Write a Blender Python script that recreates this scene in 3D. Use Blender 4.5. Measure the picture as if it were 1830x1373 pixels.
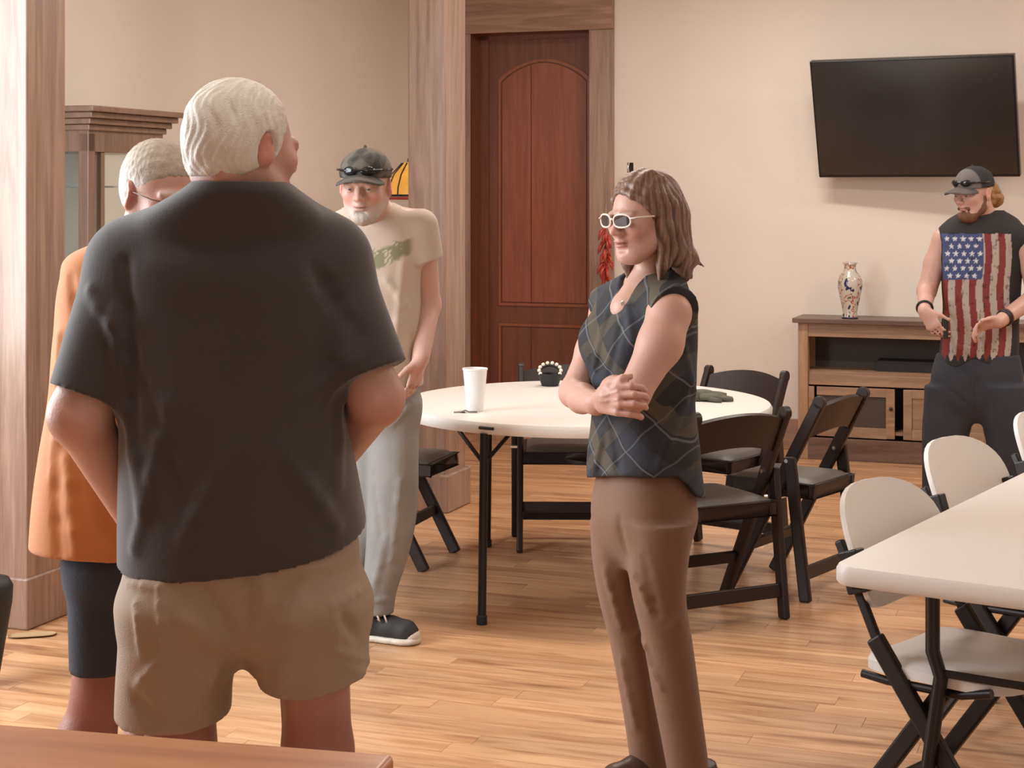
import bpy, bmesh, math, random
import numpy as np
from mathutils import Vector, Matrix
rad = math.radians
random.seed(7)
F = 3000.0
CH = 1.6
A = rad(20)
CA, SA = math.cos(A), math.sin(A)
scene = bpy.context.scene
for o in list(bpy.data.objects): bpy.data.objects.remove(o)
col = scene.collection

# ------------------------------------------------------------------ camera, world, lights, exposure
cam_d = bpy.data.cameras.new('camera'); cam = bpy.data.objects.new('camera', cam_d); col.objects.link(cam)
cam.location = (0, 0, CH); cam.rotation_euler = (rad(90), 0, 0)
cam_d.sensor_width = 36; cam_d.lens = F / 1830 * 36; cam_d.shift_y = -(686.5 - 344) / 1830
cam_d.clip_start = 0.05
scene.camera = cam
w = bpy.data.worlds.new('world'); scene.world = w; w.use_nodes = True
w.node_tree.nodes['Background'].inputs[0].default_value = (0.75, 0.85, 1.0, 1)
w.node_tree.nodes['Background'].inputs[1].default_value = 0.6
scene.view_settings.view_transform = 'Standard'; scene.view_settings.look = 'None'
scene.view_settings.gamma = 1; scene.view_settings.use_curve_mapping = False
scene.view_settings.exposure = -0.12

def UV(u, v, z=0.0):
    return Vector((u * CA + v * SA, -u * SA + v * CA, z))
def area(name, loc, target, sx, sy, power, color):
    d = bpy.data.lights.new(name, 'AREA'); d.shape = 'RECTANGLE'; d.size = sx; d.size_y = sy
    d.energy = power; d.color = color
    o = bpy.data.objects.new(name, d); col.objects.link(o)
    o.location = loc
    o.rotation_euler = (Vector(target) - Vector(loc)).to_track_quat('-Z', 'Y').to_euler()
    return o
# daylight through the big window in the left wall, nearer than the timber post; plus an added fill light at the unseen opening behind the camera
area('window_daylight', UV(-4.42, 3.2, 1.9), UV(-.5, 4.9, 1.3), 2.1, 2.1, 205, (0.88, 0.95, 1.0))
area('rear_fill_light', UV(2.2, -2.9, 1.8), UV(-1.5, 6, 1.5), 3.2, 1.8, 42, (1.0, 0.97, 0.93))
CEIL = 3.3
LAMPS = [(-1.6, 2.6), (1.2, 2.6), (-2.3, 6.4), (1.2, 6.4), (-1.9, 8.7), (1.4, 8.7)]
for (lu, lv) in LAMPS:
    p = UV(lu, lv, CEIL - 0.13)
    l = area('ceiling_lamp_light', p, p + Vector((0, 0, -1)), 1.15, 0.16, 9 if lv < 4 else 45, (1.0, 0.93, 0.86))
    l.rotation_euler = (0, 0, -A)

# ------------------------------------------------------------------ helpers
def P(px, py, Y):
    return Vector(((px - 915) / F * Y, Y, CH - (py - 344) / F * Y))
def PZ(px, Y, z):
    return Vector(((px - 915) / F * Y, Y, z))
def floor_pt(px, py):
    Y = CH * F / (py - 344)
    return Vector(((px - 915) / F * Y, Y, 0))

def mat(name, color=(.5, .5, .5), rough=.6, metal=0., spec=.5, bump=None, noise=None, attr=False, coat=0., sheen=0., sss=0.):
    """bump=(scale,strength) ; noise=(scale,amount) value variation ; attr = colour from vertex attribute"""
    m = bpy.data.materials.new(name); m.use_nodes = True
    nt = m.node_tree; b = nt.nodes['Principled BSDF']
    b.inputs['Base Color'].default_value = (*color, 1); b.inputs['Roughness'].default_value = rough
    b.inputs['Metallic'].default_value = metal; b.inputs['Specular IOR Level'].default_value = spec
    b.inputs['Coat Weight'].default_value = coat; b.inputs['Sheen Weight'].default_value = sheen
    if sss:
        b.inputs['Subsurface Weight'].default_value = sss; b.inputs['Subsurface Radius'].default_value = (.02, .008, .004)
        b.inputs['Subsurface Scale'].default_value = .5
    tc = nt.nodes.new('ShaderNodeTexCoord')
    src = None
    if attr:
        at = nt.nodes.new('ShaderNodeAttribute'); at.attribute_name = 'Col'; src = at.outputs['Color']
        nt.links.new(src, b.inputs['Base Color'])
    if noise:
        n = nt.nodes.new('ShaderNodeTexNoise'); n.inputs['Scale'].default_value = noise[0]; n.inputs['Detail'].default_value = 4
        nt.links.new(tc.outputs['Object'], n.inputs['Vector'])
        mr = nt.nodes.new('ShaderNodeMapRange'); mr.inputs['To Min'].default_value = 1 - noise[1]; mr.inputs['To Max'].default_value = 1 + noise[1]
        mr.inputs['From Min'].default_value = .3; mr.inputs['From Max'].default_value = .7
        nt.links.new(n.outputs['Fac'], mr.inputs['Value'])
        mx = nt.nodes.new('ShaderNodeVectorMath'); mx.operation = 'SCALE'
        if src: nt.links.new(src, mx.inputs[0])
        else: mx.inputs[0].default_value = color
        nt.links.new(mr.outputs[0], mx.inputs['Scale']); nt.links.new(mx.outputs[0], b.inputs['Base Color'])
    if bump:
        n = nt.nodes.new('ShaderNodeTexNoise'); n.inputs['Scale'].default_value = bump[0]; n.inputs['Detail'].default_value = 3
        nt.links.new(tc.outputs['Object'], n.inputs['Vector'])
        bp = nt.nodes.new('ShaderNodeBump'); bp.inputs['Strength'].default_value = bump[1]; bp.inputs['Distance'].default_value = .01
        nt.links.new(n.outputs['Fac'], bp.inputs['Height']); nt.links.new(bp.outputs[0], b.inputs['Normal'])
    return m

def wood(name, c1, c2, rough=.45, stretch=(1, 12, 12), scale=3., island=.0, coat=0., knots=0., bump=.08, spec=.5):
    """long-grain wood; 'stretch' small along the grain"""
    m = bpy.data.materials.new(name); m.use_nodes = True
    nt = m.node_tree; b = nt.nodes['Principled BSDF']; N = nt.nodes.new; L = nt.links.new
    b.inputs['Roughness'].default_value = rough; b.inputs['Coat Weight'].default_value = coat; b.inputs['Coat Roughness'].default_value = .2
    b.inputs['Specular IOR Level'].default_value = spec
    tc = N('ShaderNodeTexCoord'); geo = N('ShaderNodeNewGeometry'); oi = N('ShaderNodeObjectInfo')
    ad = N('ShaderNodeMath'); ad.operation = 'ADD'
    L(geo.outputs['Random Per Island'], ad.inputs[0]); L(oi.outputs['Random'], ad.inputs[1])
    fr = N('ShaderNodeMath'); fr.operation = 'FRACT'; L(ad.outputs[0], fr.inputs[0])
    mul = N('ShaderNodeMath'); mul.operation = 'MULTIPLY'; mul.inputs[1].default_value = 37.; L(fr.outputs[0], mul.inputs[0])
    cx = N('ShaderNodeCombineXYZ')
    for i in range(3): L(mul.outputs[0], cx.inputs[i])
    va = N('ShaderNodeVectorMath'); va.operation = 'ADD'; L(tc.outputs['Object'], va.inputs[0]); L(cx.outputs[0], va.inputs[1])
    mp = N('ShaderNodeMapping'); mp.inputs['Scale'].default_value = stretch; L(va.outputs[0], mp.inputs['Vector'])
    n1 = N('ShaderNodeTexNoise'); n1.inputs['Scale'].default_value = scale; n1.inputs['Detail'].default_value = 7; n1.inputs['Distortion'].default_value = 1.3
    L(mp.outputs[0], n1.inputs['Vector'])
    n2 = N('ShaderNodeTexNoise'); n2.inputs['Scale'].default_value = scale * 7; n2.inputs['Detail'].default_value = 3
    L(mp.outputs[0], n2.inputs['Vector'])
    mixn = N('ShaderNodeMath'); mixn.operation = 'MULTIPLY_ADD'; L(n2.outputs['Fac'], mixn.inputs[0]); mixn.inputs[1].default_value = .3
    L(n1.outputs['Fac'], mixn.inputs[2])
    cr = N('ShaderNodeValToRGB'); cr.color_ramp.elements[0].position = .45; cr.color_ramp.elements[1].position = .82
    cr.color_ramp.elements[0].color = (*c2, 1); cr.color_ramp.elements[1].color = (*c1, 1)
    L(mixn.outputs[0], cr.inputs['Fac'])
    # per-piece value variation
    mr = N('ShaderNodeMapRange'); mr.inputs['To Min'].default_value = 1 - island; mr.inputs['To Max'].default_value = 1 + island
    L(fr.outputs[0], mr.inputs['Value'])
    sc = N('ShaderNodeVectorMath'); sc.operation = 'SCALE'; L(cr.outputs[0], sc.inputs[0]); L(mr.outputs[0], sc.inputs['Scale'])
    out = sc.outputs[0]
    if knots:
        mp2 = N('ShaderNodeMapping'); mp2.inputs['Scale'].default_value = (stretch[0] * .9, stretch[1] * .45, stretch[2] * .45); L(va.outputs[0], mp2.inputs['Vector'])
        n3 = N('ShaderNodeTexNoise'); n3.inputs['Scale'].default_value = 2.2; n3.inputs['Detail'].default_value = 2; L(mp2.outputs[0], n3.inputs['Vector'])
        kr = N('ShaderNodeValToRGB'); kr.color_ramp.elements[0].position = .60; kr.color_ramp.elements[1].position = .74
        kr.color_ramp.elements[0].color = (1, 1, 1, 1); kr.color_ramp.elements[1].color = (1 - knots, 1 - knots * 1.25, 1 - knots * 1.4, 1)
        L(n3.outputs['Fac'], kr.inputs['Fac'])
        mm = N('ShaderNodeVectorMath'); mm.operation = 'MULTIPLY'; L(out, mm.inputs[0]); L(kr.outputs[0], mm.inputs[1]); out = mm.outputs[0]
    L(out, b.inputs['Base Color'])
    bp = N('ShaderNodeBump'); bp.inputs['Strength'].default_value = bump; bp.inputs['Distance'].default_value = .004
    L(mixn.outputs[0], bp.inputs['Height']); L(bp.outputs[0], b.inputs['Normal'])
    return m

def tag(o, label=None, cat=None, group=None, kind=None):
    if label: o['label'] = label
    if cat: o['category'] = cat
    if group: o['group'] = group
    if kind: o['kind'] = kind
    return o
def empty(name, loc=(0, 0, 0), rz=0., label=None, cat=None, group=None):
    o = bpy.data.objects.new(name, None); col.objects.link(o); o.location = loc; o.rotation_euler = (0, 0, rz)
    o.empty_display_size = .1
    return tag(o, label, cat, group)
def children(o): return [c for c in bpy.data.objects if c.parent == o]
def copy_tree(o, loc, rz, label, group=None):
    c = o.copy(); col.objects.link(c); c.location = loc; c.rotation_euler = (0, 0, rz); c['label'] = label
    if group: c['group'] = group
    def rec(src, dst):
        for ch in children(src):
            k = ch.copy(); col.objects.link(k); k.parent = dst; rec(ch, k)
    rec(o, c)
    return c
def heading(hx, hy): return math.atan2(-hx, hy)

class MB:
    def __init__(s): s.v = []; s.f = []
    def add(s, vs, fs):
        n = len(s.v); s.v += [tuple(x) for x in vs]; s.f += [tuple(i + n for i in f) for f in fs]; return s
    def box(s, lo, hi):
        x0, y0, z0 = lo; x1, y1, z1 = hi
        return s.add([(x0, y0, z0), (x1, y0, z0), (x1, y1, z0), (x0, y1, z0), (x0, y0, z1), (x1, y0, z1), (x1, y1, z1), (x0, y1, z1)],
                     [(0, 3, 2, 1), (4, 5, 6, 7), (0, 1, 5, 4), (1, 2, 6, 5), (2, 3, 7, 6), (3, 0, 4, 7)])
    def bar(s, p0, p1, w, h, side=(1, 0, 0)):
        """rectangular bar p0->p1: w along 'side', h perpendicular"""
        p0, p1 = Vector(p0), Vector(p1); d = (p1 - p0).normalized(); sd = Vector(side); sd = (sd - sd.dot(d) * d).normalized(); up = d.cross(sd)
        vs = []
        for p in (p0, p1):
            for a, b in ((-1, -1), (1, -1), (1, 1), (-1, 1)): vs.append(p + sd * a * w / 2 + up * b * h / 2)
        return s.add(vs, [(0, 3, 2, 1), (4, 5, 6, 7), (0, 1, 5, 4), (1, 2, 6, 5), (2, 3, 7, 6), (3, 0, 4, 7)])
    def tube(s, pts, r, n=10, r2=None, caps=True):
        pts = [Vector(p) for p in pts]; m = len(pts); rings = []
        prev = None
        for i, p in enumerate(pts):
            d = (pts[min(i + 1, m - 1)] - pts[max(i - 1, 0)]).normalized()
            if prev is None:
                a = Vector((0, 0, 1)) if abs(d.z) < .9 else Vector((1, 0, 0)); a = (a - a.dot(d) * d).normalized()
            else: a = (prev - prev.dot(d) * d).normalized()
            prev = a; b = d.cross(a)
            rr = r[i] if isinstance(r, (list, tuple)) else r
            rings.append([p + (a * math.cos(t) + b * math.sin(t)) * rr for t in [2 * math.pi * k / n for k in range(n)]])
        vs = [q for rg in rings for q in rg]; fs = []
        for i in range(m - 1):
            for k in range(n):
                fs.append((i * n + k, i * n + (k + 1) % n, (i + 1) * n + (k + 1) % n, (i + 1) * n + k))
        if caps: fs.append(tuple(range(n - 1, -1, -1))); fs.append(tuple((m - 1) * n + k for k in range(n)))
        return s.add(vs, fs)
    def lathe(s, prof, n=32, c=(0, 0, 0), caps=True):
        vs = []; fs = []; m = len(prof)
        for (r, z) in prof:
            for k in range(n):
                t = 2 * math.pi * k / n; vs.append((c[0] + r * math.cos(t), c[1] + r * math.sin(t), c[2] + z))
        for i in range(m - 1):
            for k in range(n): fs.append((i * n + k, i * n + (k + 1) % n, (i + 1) * n + (k + 1) % n, (i + 1) * n + k))
        if caps: fs.append(tuple(range(n - 1, -1, -1))); fs.append(tuple((m - 1) * n + k for k in range(n)))
        return s.add(vs, fs)
    def sphere(s, c, r, n=12):
        rx, ry, rz = (r, r, r) if not isinstance(r, tuple) else r
        vs = []; fs = []
        for i in range(1, n // 2 + 1 - 0):
            ph = math.pi * i / (n // 2 + 1)
            for k in range(n):
                t = 2 * math.pi * k / n; vs.append((c[0] + rx * math.sin(ph) * math.cos(t), c[1] + ry * math.sin(ph) * math.sin(t), c[2] + rz * math.cos(ph)))
        m = n // 2; top = len(vs); vs.append((c[0], c[1], c[2] + rz)); bot = len(vs); vs.append((c[0], c[1], c[2] - rz))
        for i in range(m - 1):
            for k in range(n): fs.append((i * n + k, (i + 1) * n + k, (i + 1) * n + (k + 1) % n, i * n + (k + 1) % n))
        for k in range(n):
            fs.append((top, k, (k + 1) % n)); fs.append((bot, (m - 1) * n + (k + 1) % n, (m - 1) * n + k))
        return s.add(vs, fs)
    def prism(s, outline, ext):
        """outline: list of 3D pts (planar), ext: extrusion vector"""
        o = [Vector(p) for p in outline]; e = Vector(ext); n = len(o)
        fs = [tuple(range(n - 1, -1, -1)), tuple(range(n, 2 * n))] + [(i, (i + 1) % n, n + (i + 1) % n, n + i) for i in range(n)]
        return s.add(o + [p + e for p in o], fs)
    def surf(s, fn, nu, nv, thick_fn):
        """slab: fn(i/nu, j/nv)->Vector front, thick_fn -> offset vector"""
        a = [[fn(i / nu, j / nv) for j in range(nv + 1)] for i in range(nu + 1)]
        W = nv + 1; n0 = (nu + 1) * W
        vs = [p for r in a for p in r] + [a[i][j] + thick_fn(i / nu, j / nv) for i in range(nu + 1) for j in range(W)]
        fs = []
        for i in range(nu):
            for j in range(nv):
                q = (i * W + j, (i + 1) * W + j, (i + 1) * W + j + 1, i * W + j + 1)
                fs.append(q); fs.append(tuple(n0 + k for k in reversed(q)))
        bd = [(i, 0) for i in range(nu)] + [(nu, j) for j in range(nv)] + [(i, nv) for i in range(nu, 0, -1)] + [(0, j) for j in range(nv, 0, -1)]
        ids = [i * W + j for i, j in bd]
        for k in range(len(ids)):
            p, q = ids[k], ids[(k + 1) % len(ids)]; fs.append((q, p, n0 + p, n0 + q))
        return s.add(vs, fs)
    def build(s, name, m, parent=None, bevel=0., smooth=False, loc=None, rz=0., seg=2, fixn=True):
        me = bpy.data.meshes.new(name); me.from_pydata(s.v, [], s.f); me.update()
        if fixn:
            bm = bmesh.new(); bm.from_mesh(me); bmesh.ops.remove_doubles(bm, verts=bm.verts, dist=1e-6)
            bmesh.ops.recalc_face_normals(bm, faces=bm.faces); bm.to_mesh(me); bm.free()
        me.materials.append(m)
        o = bpy.data.objects.new(name, me); col.objects.link(o)
        if parent: o.parent = parent
        if loc is not None: o.location = loc
        if rz: o.rotation_euler = (0, 0, rz)
        if smooth:
            for p in me.polygons: p.use_smooth = True
            if smooth == 'auto': me.set_sharp_from_angle(angle=rad(40))
        if bevel:
            b = o.modifiers.new('bevel', 'BEVEL'); b.width = bevel; b.segments = seg; b.limit_method = 'ANGLE'; b.angle_limit = rad(40); b.use_clamp_overlap = True
            if smooth != 'auto' and not smooth:
                for p in me.polygons: p.use_smooth = True
                me.set_sharp_from_angle(angle=rad(180))
                b.harden_normals = True
        return o

# ------------------------------------------------------------------ materials
M = {}
M['wall'] = mat('wall_paint_beige', (.745, .665, .59), .75, bump=(260, .12), noise=(1.2, .03))
M['ceil'] = mat('ceiling_paint', (.75, .70, .62), .85)
M['floor_base'] = mat('dark_floor_joint', (.10, .05, .025), .7)
M['plank'] = wood('maple_floor_plank', (.66, .385, .205), (.42, .195, .085), rough=.32, stretch=(1.0, 12, 12), scale=1.5, island=.13, coat=.25, knots=.45, bump=.03)
M['timber'] = wood('rough_brown_timber', (.36, .22, .155), (.22, .125, .09), rough=.40, spec=.5, coat=.5, stretch=(14, 14, 1.0), scale=1.5, knots=.25, bump=.05)
M['timber_h'] = wood('rough_brown_timber_beam', (.40, .24, .165), (.25, .135, .09), rough=.5, stretch=(1, 14, 14), scale=1.5, knots=.25, bump=.15)
M['base_wood'] = wood('baseboard_wood', (.37, .215, .145), (.26, .14, .09), rough=.5, stretch=(1, 14, 14), scale=1.5)
M['door'] = wood('red_brown_door_wood', (.33, .095, .04), (.23, .06, .026), rough=.38, stretch=(16, 16, 1.), scale=1.3, coat=.2)
M['door_dark'] = wood('door_frame_wood', (.21, .062, .032), (.14, .04, .022), rough=.4, stretch=(16, 16, 1.), scale=1.3, coat=.15)
M['cab'] = wood('curio_cabinet_wood', (.25, .155, .11), (.155, .09, .065), rough=.28, stretch=(12, 12, 1.), scale=1.6, coat=.5, spec=.8)
M['console'] = wood('console_oak', (.36, .22, .13), (.22, .125, .075), rough=.5, stretch=(1, 10, 10), scale=2.)
M['console_v'] = wood('console_oak_upright', (.42, .25, .14), (.27, .15, .085), rough=.5, stretch=(10, 10, 1), scale=2.)
M['console_top'] = wood('console_dark_top', (.17, .10, .075), (.09, .05, .038), rough=.35, stretch=(1, 10, 10), scale=2.)
M['console_in'] = mat('console_recess', (.055, .038, .03), .6)
M['counter'] = wood('varnished_counter_wood', (.62, .26, .10), (.48, .18, .065), rough=.35, stretch=(1, 8, 8), scale=1.4, coat=.15)
M['resin'] = mat('dark_brown_resin', (.022, .012, .011), .42, spec=.35)
M['pad'] = mat('grey_brown_vinyl', (.095, .082, .07), .45, bump=(90, .08))
M['iron'] = mat('black_steel', (.018, .014, .014), .35, metal=.3)
M['chrome'] = mat('chrome', (.8, .8, .8), .15, metal=1)
M['white_pl'] = mat('white_plastic', (.72, .68, .64), .42, bump=(300, .05))
M['table_pl'] = mat('white_table_plastic', (.74, .70, .66), .40, bump=(350, .05))
M['tv_frame'] = mat('black_gloss_bezel', (.008, .007, .007), .25)
M['tv_screen'] = mat('dark_glass_screen', (.022, .018, .016), .16, spec=.7)
M['foam'] = mat('white_foam', (.88, .87, .84), .5)
M['black'] = mat('black_rubber', (.012, .011, .011), .6)

# ------------------------------------------------------------------ room shell (room axes are turned 20 degrees from the camera axis)
def struct(name, mb, m, bevel=0.):
    o = mb.build(name, m, None, bevel=bevel, rz=-A); o['kind'] = 'structure'; return o
U0, U1, V0, V1 = -4.5, 4.2, -3.2, 10.43
floor = struct('floor', MB().box((U0 - .1, V0 - .1, -.08), (U1 + .1, V1 + .3, -.006)), M['floor_base'])
struct('ceiling', MB().box((U0 - .1, V0 - .1, CEIL), (U1 + .1, V1 + .3, CEIL + .1)), M['ceil'])
OU0, OU1, OZ = -4.08, -3.255, 2.655      # door opening
struct('wall_back', MB().box((U0 - .1, V1, 0), (OU0 - .02, V1 + .3, CEIL)).box((OU1 + .02, V1, 0), (U1 + .1, V1 + .3, CEIL)).box((OU0 - .02, V1, OZ + .02), (OU1 + .02, V1 + .3, CEIL)), M['wall'])
# left wall with its window opening
struct('wall_left', MB().box((U0 - .1, 4.35, 0), (U0, V1, CEIL)).box((U0 - .1, V0, 0), (U0, 2.1, CEIL)).box((U0 - .1, 2.1, 0), (U0, 4.35, .7)).box((U0 - .1, 2.1, 3.0), (U0, 4.35, CEIL)), M['wall'])
struct('wall_right', MB().box((U1, V0, 0), (U1 + .1, V1, CEIL)), M['wall'])
struct('wall_front', MB().box((U0 - .1, V0 - .1, 0), (.6, V0, CEIL)).box((3.8, V0 - .1, 0), (U1 + .1, V0, CEIL)).box((.6, V0 - .1, 0), (3.8, V0, .9)).box((.6, V0 - .1, 2.7), (3.8, V0, CEIL)), M['wall'])
def window(name, x0, x1, y0, y1, z0, z1):
    mb = MB(); t = .05
    if x1 - x0 > y1 - y0:
        for z in (z0, (z0 + z1) / 2 - t / 2, z1 - t): mb.box((x0, y0, z), (x1, y1, z + t))
        n = 3
        for i in range(n + 1): xx = x0 + (x1 - x0 - t) * i / n; mb.box((xx, y0, z0), (xx + t, y1, z1))
    else:
        for z in (z0, z1 - t): mb.box((x0, y0, z), (x1, y1, z + t))
        for i in range(4): yy = y0 + (y1 - y0 - t) * i / 3; mb.box((x0, yy, z0), (x1, yy + t, z1))
    return struct(name, mb, M['timber'])
window('window_1', U0 - .09, U0 - .04, 2.1, 4.35, .7, 3.0)
window('window_2', .6, 3.8, V0 - .09, V0 - .04, .9, 2.7)
struct('baseboard_back', MB().box((-3.08, V1 - .022, 0), (U1, V1, .19)), M['base_wood'], .004)
struct('baseboard_left', MB().box((U0, -2.5, 0), (U0 + .022, V1 - .03, .19)), M['base_wood'], .004)

# floor planks
PW = .092
planks = []
rng = random.Random(3)
lens = [.75, 1.0, 1.3, 1.6]
v = V0
while v < V1 + .2:
    u = U0 - rng.random() * 1.2
    while u < U1:
        L = rng.choice(lens)
        a, b = max(u, U0), min(u + L, U1)
        if b - a > .05: planks.append((a, b, v, u, L))
        u += L
    v += PW
def vis(pl):
    c = UV((pl[0] + pl[1]) / 2, pl[2])
    if c.y < 1: return None
    x = 915 + F * c.x / c.y; y = 344 + F * CH / c.y
    hw = F / c.y * (pl[1] - pl[0]) / 2
    if x + hw < 0 or x - hw > 1830 or y > 1390: return None
    return c.y
cand = sorted([(vis(p), p) for p in planks if vis(p) is not None and abs(p[1] - p[0] - p[4]) < 1e-6], key=lambda t: t[0])[:298]
chosen = set(p for _, p in cand)
pm = {}
for L in lens:
    pm[L] = MB().box((-L / 2 + .0006, -PW / 2 + .0007, -.012), (L / 2 - .0006, PW / 2 - .0007, 0)).build('plank', M['plank'], floor).data
    tmp = [o for o in bpy.data.objects if o.data == pm[L]][0]; bpy.data.objects.remove(tmp)
for p in planks:
    if p in chosen:
        o = bpy.data.objects.new('plank', pm[p[4]]); col.objects.link(o); o.parent = floor
        o.location = ((p[0] + p[1]) / 2, p[2] + PW / 2, rng.uniform(-.0004, .0))
rest = MB()
for p in planks:
    if p not in chosen: rest.box((p[0] + .0006, p[2] + .0007, -.012), (p[1] - .0006, min(p[2] + PW - .0007, V1 + .28), 0))
tag(rest.build('far_planks', M['plank'], floor, fixn=False), kind='stuff')

# door with its timber surround
door = empty('door_1', UV(0, 0), -A); door['kind'] = 'structure'
REC = .17
MB().box((OU1, V1 - .03, 0), (OU1 + .165, V1 + .0, OZ)).build('casing', M['timber'], door, bevel=.004)
MB().box((OU0 - .165, V1 - .03, 0), (OU0, V1 + .0, OZ)).build('casing', M['timber'], door, bevel=.004)
MB().box((OU0 - .165, V1 - .034, OZ), (OU1 + .165, V1 + .0, OZ + .42)).build('header', M['timber_h'], door, bevel=.004)
MB().box((OU0 - .02, V1 - .028, 0), (OU0, V1 + .29, OZ)).box((OU1, V1 - .028, 0), (OU1 + .02, V1 + .29, OZ)).box((OU0 - .02, V1 - .028, OZ), (OU1 + .02, V1 + .29, OZ + .02)).build('jamb', M['door_dark'], door)
MB().box((OU0 + .06, V1 + REC - .02, 0), (OU0, V1 + REC, OZ)).box((OU0, V1 + REC - .02, OZ - .03), (OU1, V1 + REC, OZ)).build('door_stop', M['door_dark'], door)
DU0, DU1 = OU0 + .003, OU1 - .003; dv = V1 + REC
MB().box((DU0, dv, .01), (DU1, dv + .045, OZ - .005)).build('door_slab', M['door_dark'], door)
def arch_panel(u0, u1, z0, z1, rise, v, t, inset=0.):
    pts = [(u0 + inset, v, z0 + inset), (u1 - inset, v, z0 + inset)]
    n = 16
    for i in range(n + 1):
        f = i / n; x = u1 - inset + (u0 - u1 + 2 * inset) * f
        s = math.sin(math.pi * f) ** .8
        pts.append((x, v, z1 - inset + rise * s))
    return pts
PU0, PU1 = DU0 + .125, DU1 - .05
fr = MB()
outer = arch_panel(PU0, PU1, .84, 2.36, .13, dv, 0); inner = arch_panel(PU0, PU1, .84, 2.36, .13, dv, 0, .018)
def molding(mb, outer, inner, v, h):
    n = len(outer)
    vs = [Vector(p) for p in outer] + [Vector((p[0], v - h, p[2])) for p in outer] + [Vector((p[0], v - h, p[2])) for p in inner] + [Vector(p) for p in inner]
    fs = []
    for i in range(n):
        j = (i + 1) % n
        fs += [(i, j, n + j, n + i), (n + i, n + j, 2 * n + j, 2 * n + i), (2 * n + i, 2 * n + j, 3 * n + j, 3 * n + i)]
    mb.add(vs, fs)
molding(fr, outer, inner, dv, .010)
o2 = [(PU0, dv, .2), (PU1, dv, .2), (PU1, dv, .72), (PU0, dv, .72)]; i2 = [(PU0 + .018, dv, .218), (PU1 - .018, dv, .218), (PU1 - .018, dv, .702), (PU0 + .018, dv, .702)]
molding(fr, o2, i2, dv, .010)
fr.build('panel_molding', M['door'], door)
midu = PU0 + (PU1 - PU0) * .36
pp = arch_panel(PU0, PU1, .84, 2.36, .13, dv, 0, .024)
zt = max(p[2] for p in pp)
left = [p for p in pp if p[0] <= midu - .002]; 
def ztop(x): f = (x - (PU1 - .024)) / (PU0 - PU1 + .048); return 2.36 - .024 + .13 * max(0, math.sin(math.pi * f)) ** .8
la = [(PU0 + .024, dv, .864), (midu - .0015, dv, .864)] + [(midu - .0015 - (midu - PU0 - .0255) * i / 8, dv, ztop(midu - .0015 - (midu - PU0 - .0255) * i / 8)) for i in range(9)]
ra = [(midu + .0015, dv, .864), (PU1 - .024, dv, .864)] + [(PU1 - .024 - (PU1 - .024 - midu - .0015) * i / 12, dv, ztop(PU1 - .024 - (PU1 - .024 - midu - .0015) * i / 12)) for i in range(13)]
MB().prism(la, (0, -.008, 0)).build('panel_board', M['door'], door, bevel=.003)
MB().prism(ra, (0, -.008, 0)).build('panel_board', M['door'], door, bevel=.003)
MB().box((PU0 + .024, dv - .008, .224), (midu - .0015, dv, .696)).build('panel_board', M['door_dark'], door, bevel=.003)
MB().box((midu + .0015, dv - .008, .224), (PU1 - .024, dv, .696)).build('panel_board', M['door_dark'], door, bevel=.003)
# timber posts
def post(u0, u1, v0, v1, pl, label):
    t = empty('timber_post', UV((u0 + u1) / 2, (v0 + v1) / 2), -A, label, 'post')
    a, b = (u1 - u0) / 2, (v1 - v0) / 2
    MB().box((-a, -b, 0), (a, b, CEIL)).build('shaft', M['timber'], t, bevel=.008)
    MB().box((-a - pl, -b - pl, 0), (a + pl, b + pl, .19)).build('plinth', M['timber'], t, bevel=.01)
    return t
c1 = P(796, 917, 8.38); cu = c1.x * CA - c1.y * SA; cv = c1.x * SA + c1.y * CA
post(cu - .205, cu, cv, cv + .275, .022, 'square brown timber post standing beside the wooden door')
c2 = P(48, 1127, 6.13); cu = c2.x * CA - c2.y * SA; cv = c2.x * SA + c2.y * CA
post(cu - .26, cu, cv, cv + .24, .010, 'square brown timber post at the left edge behind the man in orange')

# ceiling lamps (above the frame)
lampm = bpy.data.materials.new('lamp_diffuser'); lampm.use_nodes = True
lb = lampm.node_tree.nodes['Principled BSDF']; lb.inputs['Emission Color'].default_value = (1, .85, .68, 1); lb.inputs['Emission Strength'].default_value = 5
for i, (lu, lv) in enumerate(LAMPS):
    t = empty('ceiling_lamp', UV(lu, lv, CEIL), -A, 'long warm ceiling lamp above the %s, %s of the pair' % (('foreground', 'round table', 'door end')[i // 2], ('left', 'right')[i % 2]), 'lamp', 'ceiling lamps')
    MB().box((-.62, -.1, -.09), (.62, .1, 0)).build('housing', M['iron'], t, bevel=.006)
    MB().box((-.6, -.085, -.11), (.6, .085, -.091)).build('diffuser', lampm, t, bevel=.004)

# ------------------------------------------------------------------ television
tvp = UV(0, 0); 
tvc = P(1633, 210, 9.9)
tv = empty('television', tvc, 0, 'large black flat screen television mounted on the beige wall', 'television')
tv.rotation_euler = Matrix.Rotation(-rad(26), 3, 'Z').to_4x4().to_euler()
TW, TH = 1.19, .725
tvtilt = Matrix.Rotation(rad(17), 3, 'X')
def tvb(name, lo, hi, m, bev, par=tv):
    mb = MB().box(lo, hi); mb.v = [tuple(tvtilt @ Vector(q)) for q in mb.v]
    return mb.build(name, m, par, bevel=bev)
tvb('casing', (-TW / 2, -.02, -TH / 2), (TW / 2, .03, TH / 2), M['tv_frame'], .006)
tvb('screen', (-TW / 2 + .012, -.023, -TH / 2 + .018), (TW / 2 - .012, -.0205, TH / 2 - .012), M['tv_screen'], 0)
tvb('rear_housing', (-.35, .03, -.25), (.35, .07, .15), M['tv_frame'], .01)
MB().box((-.04, .05, -.03), (.04, .26, .03)).build('wall_bracket', M['iron'], tv)

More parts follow.
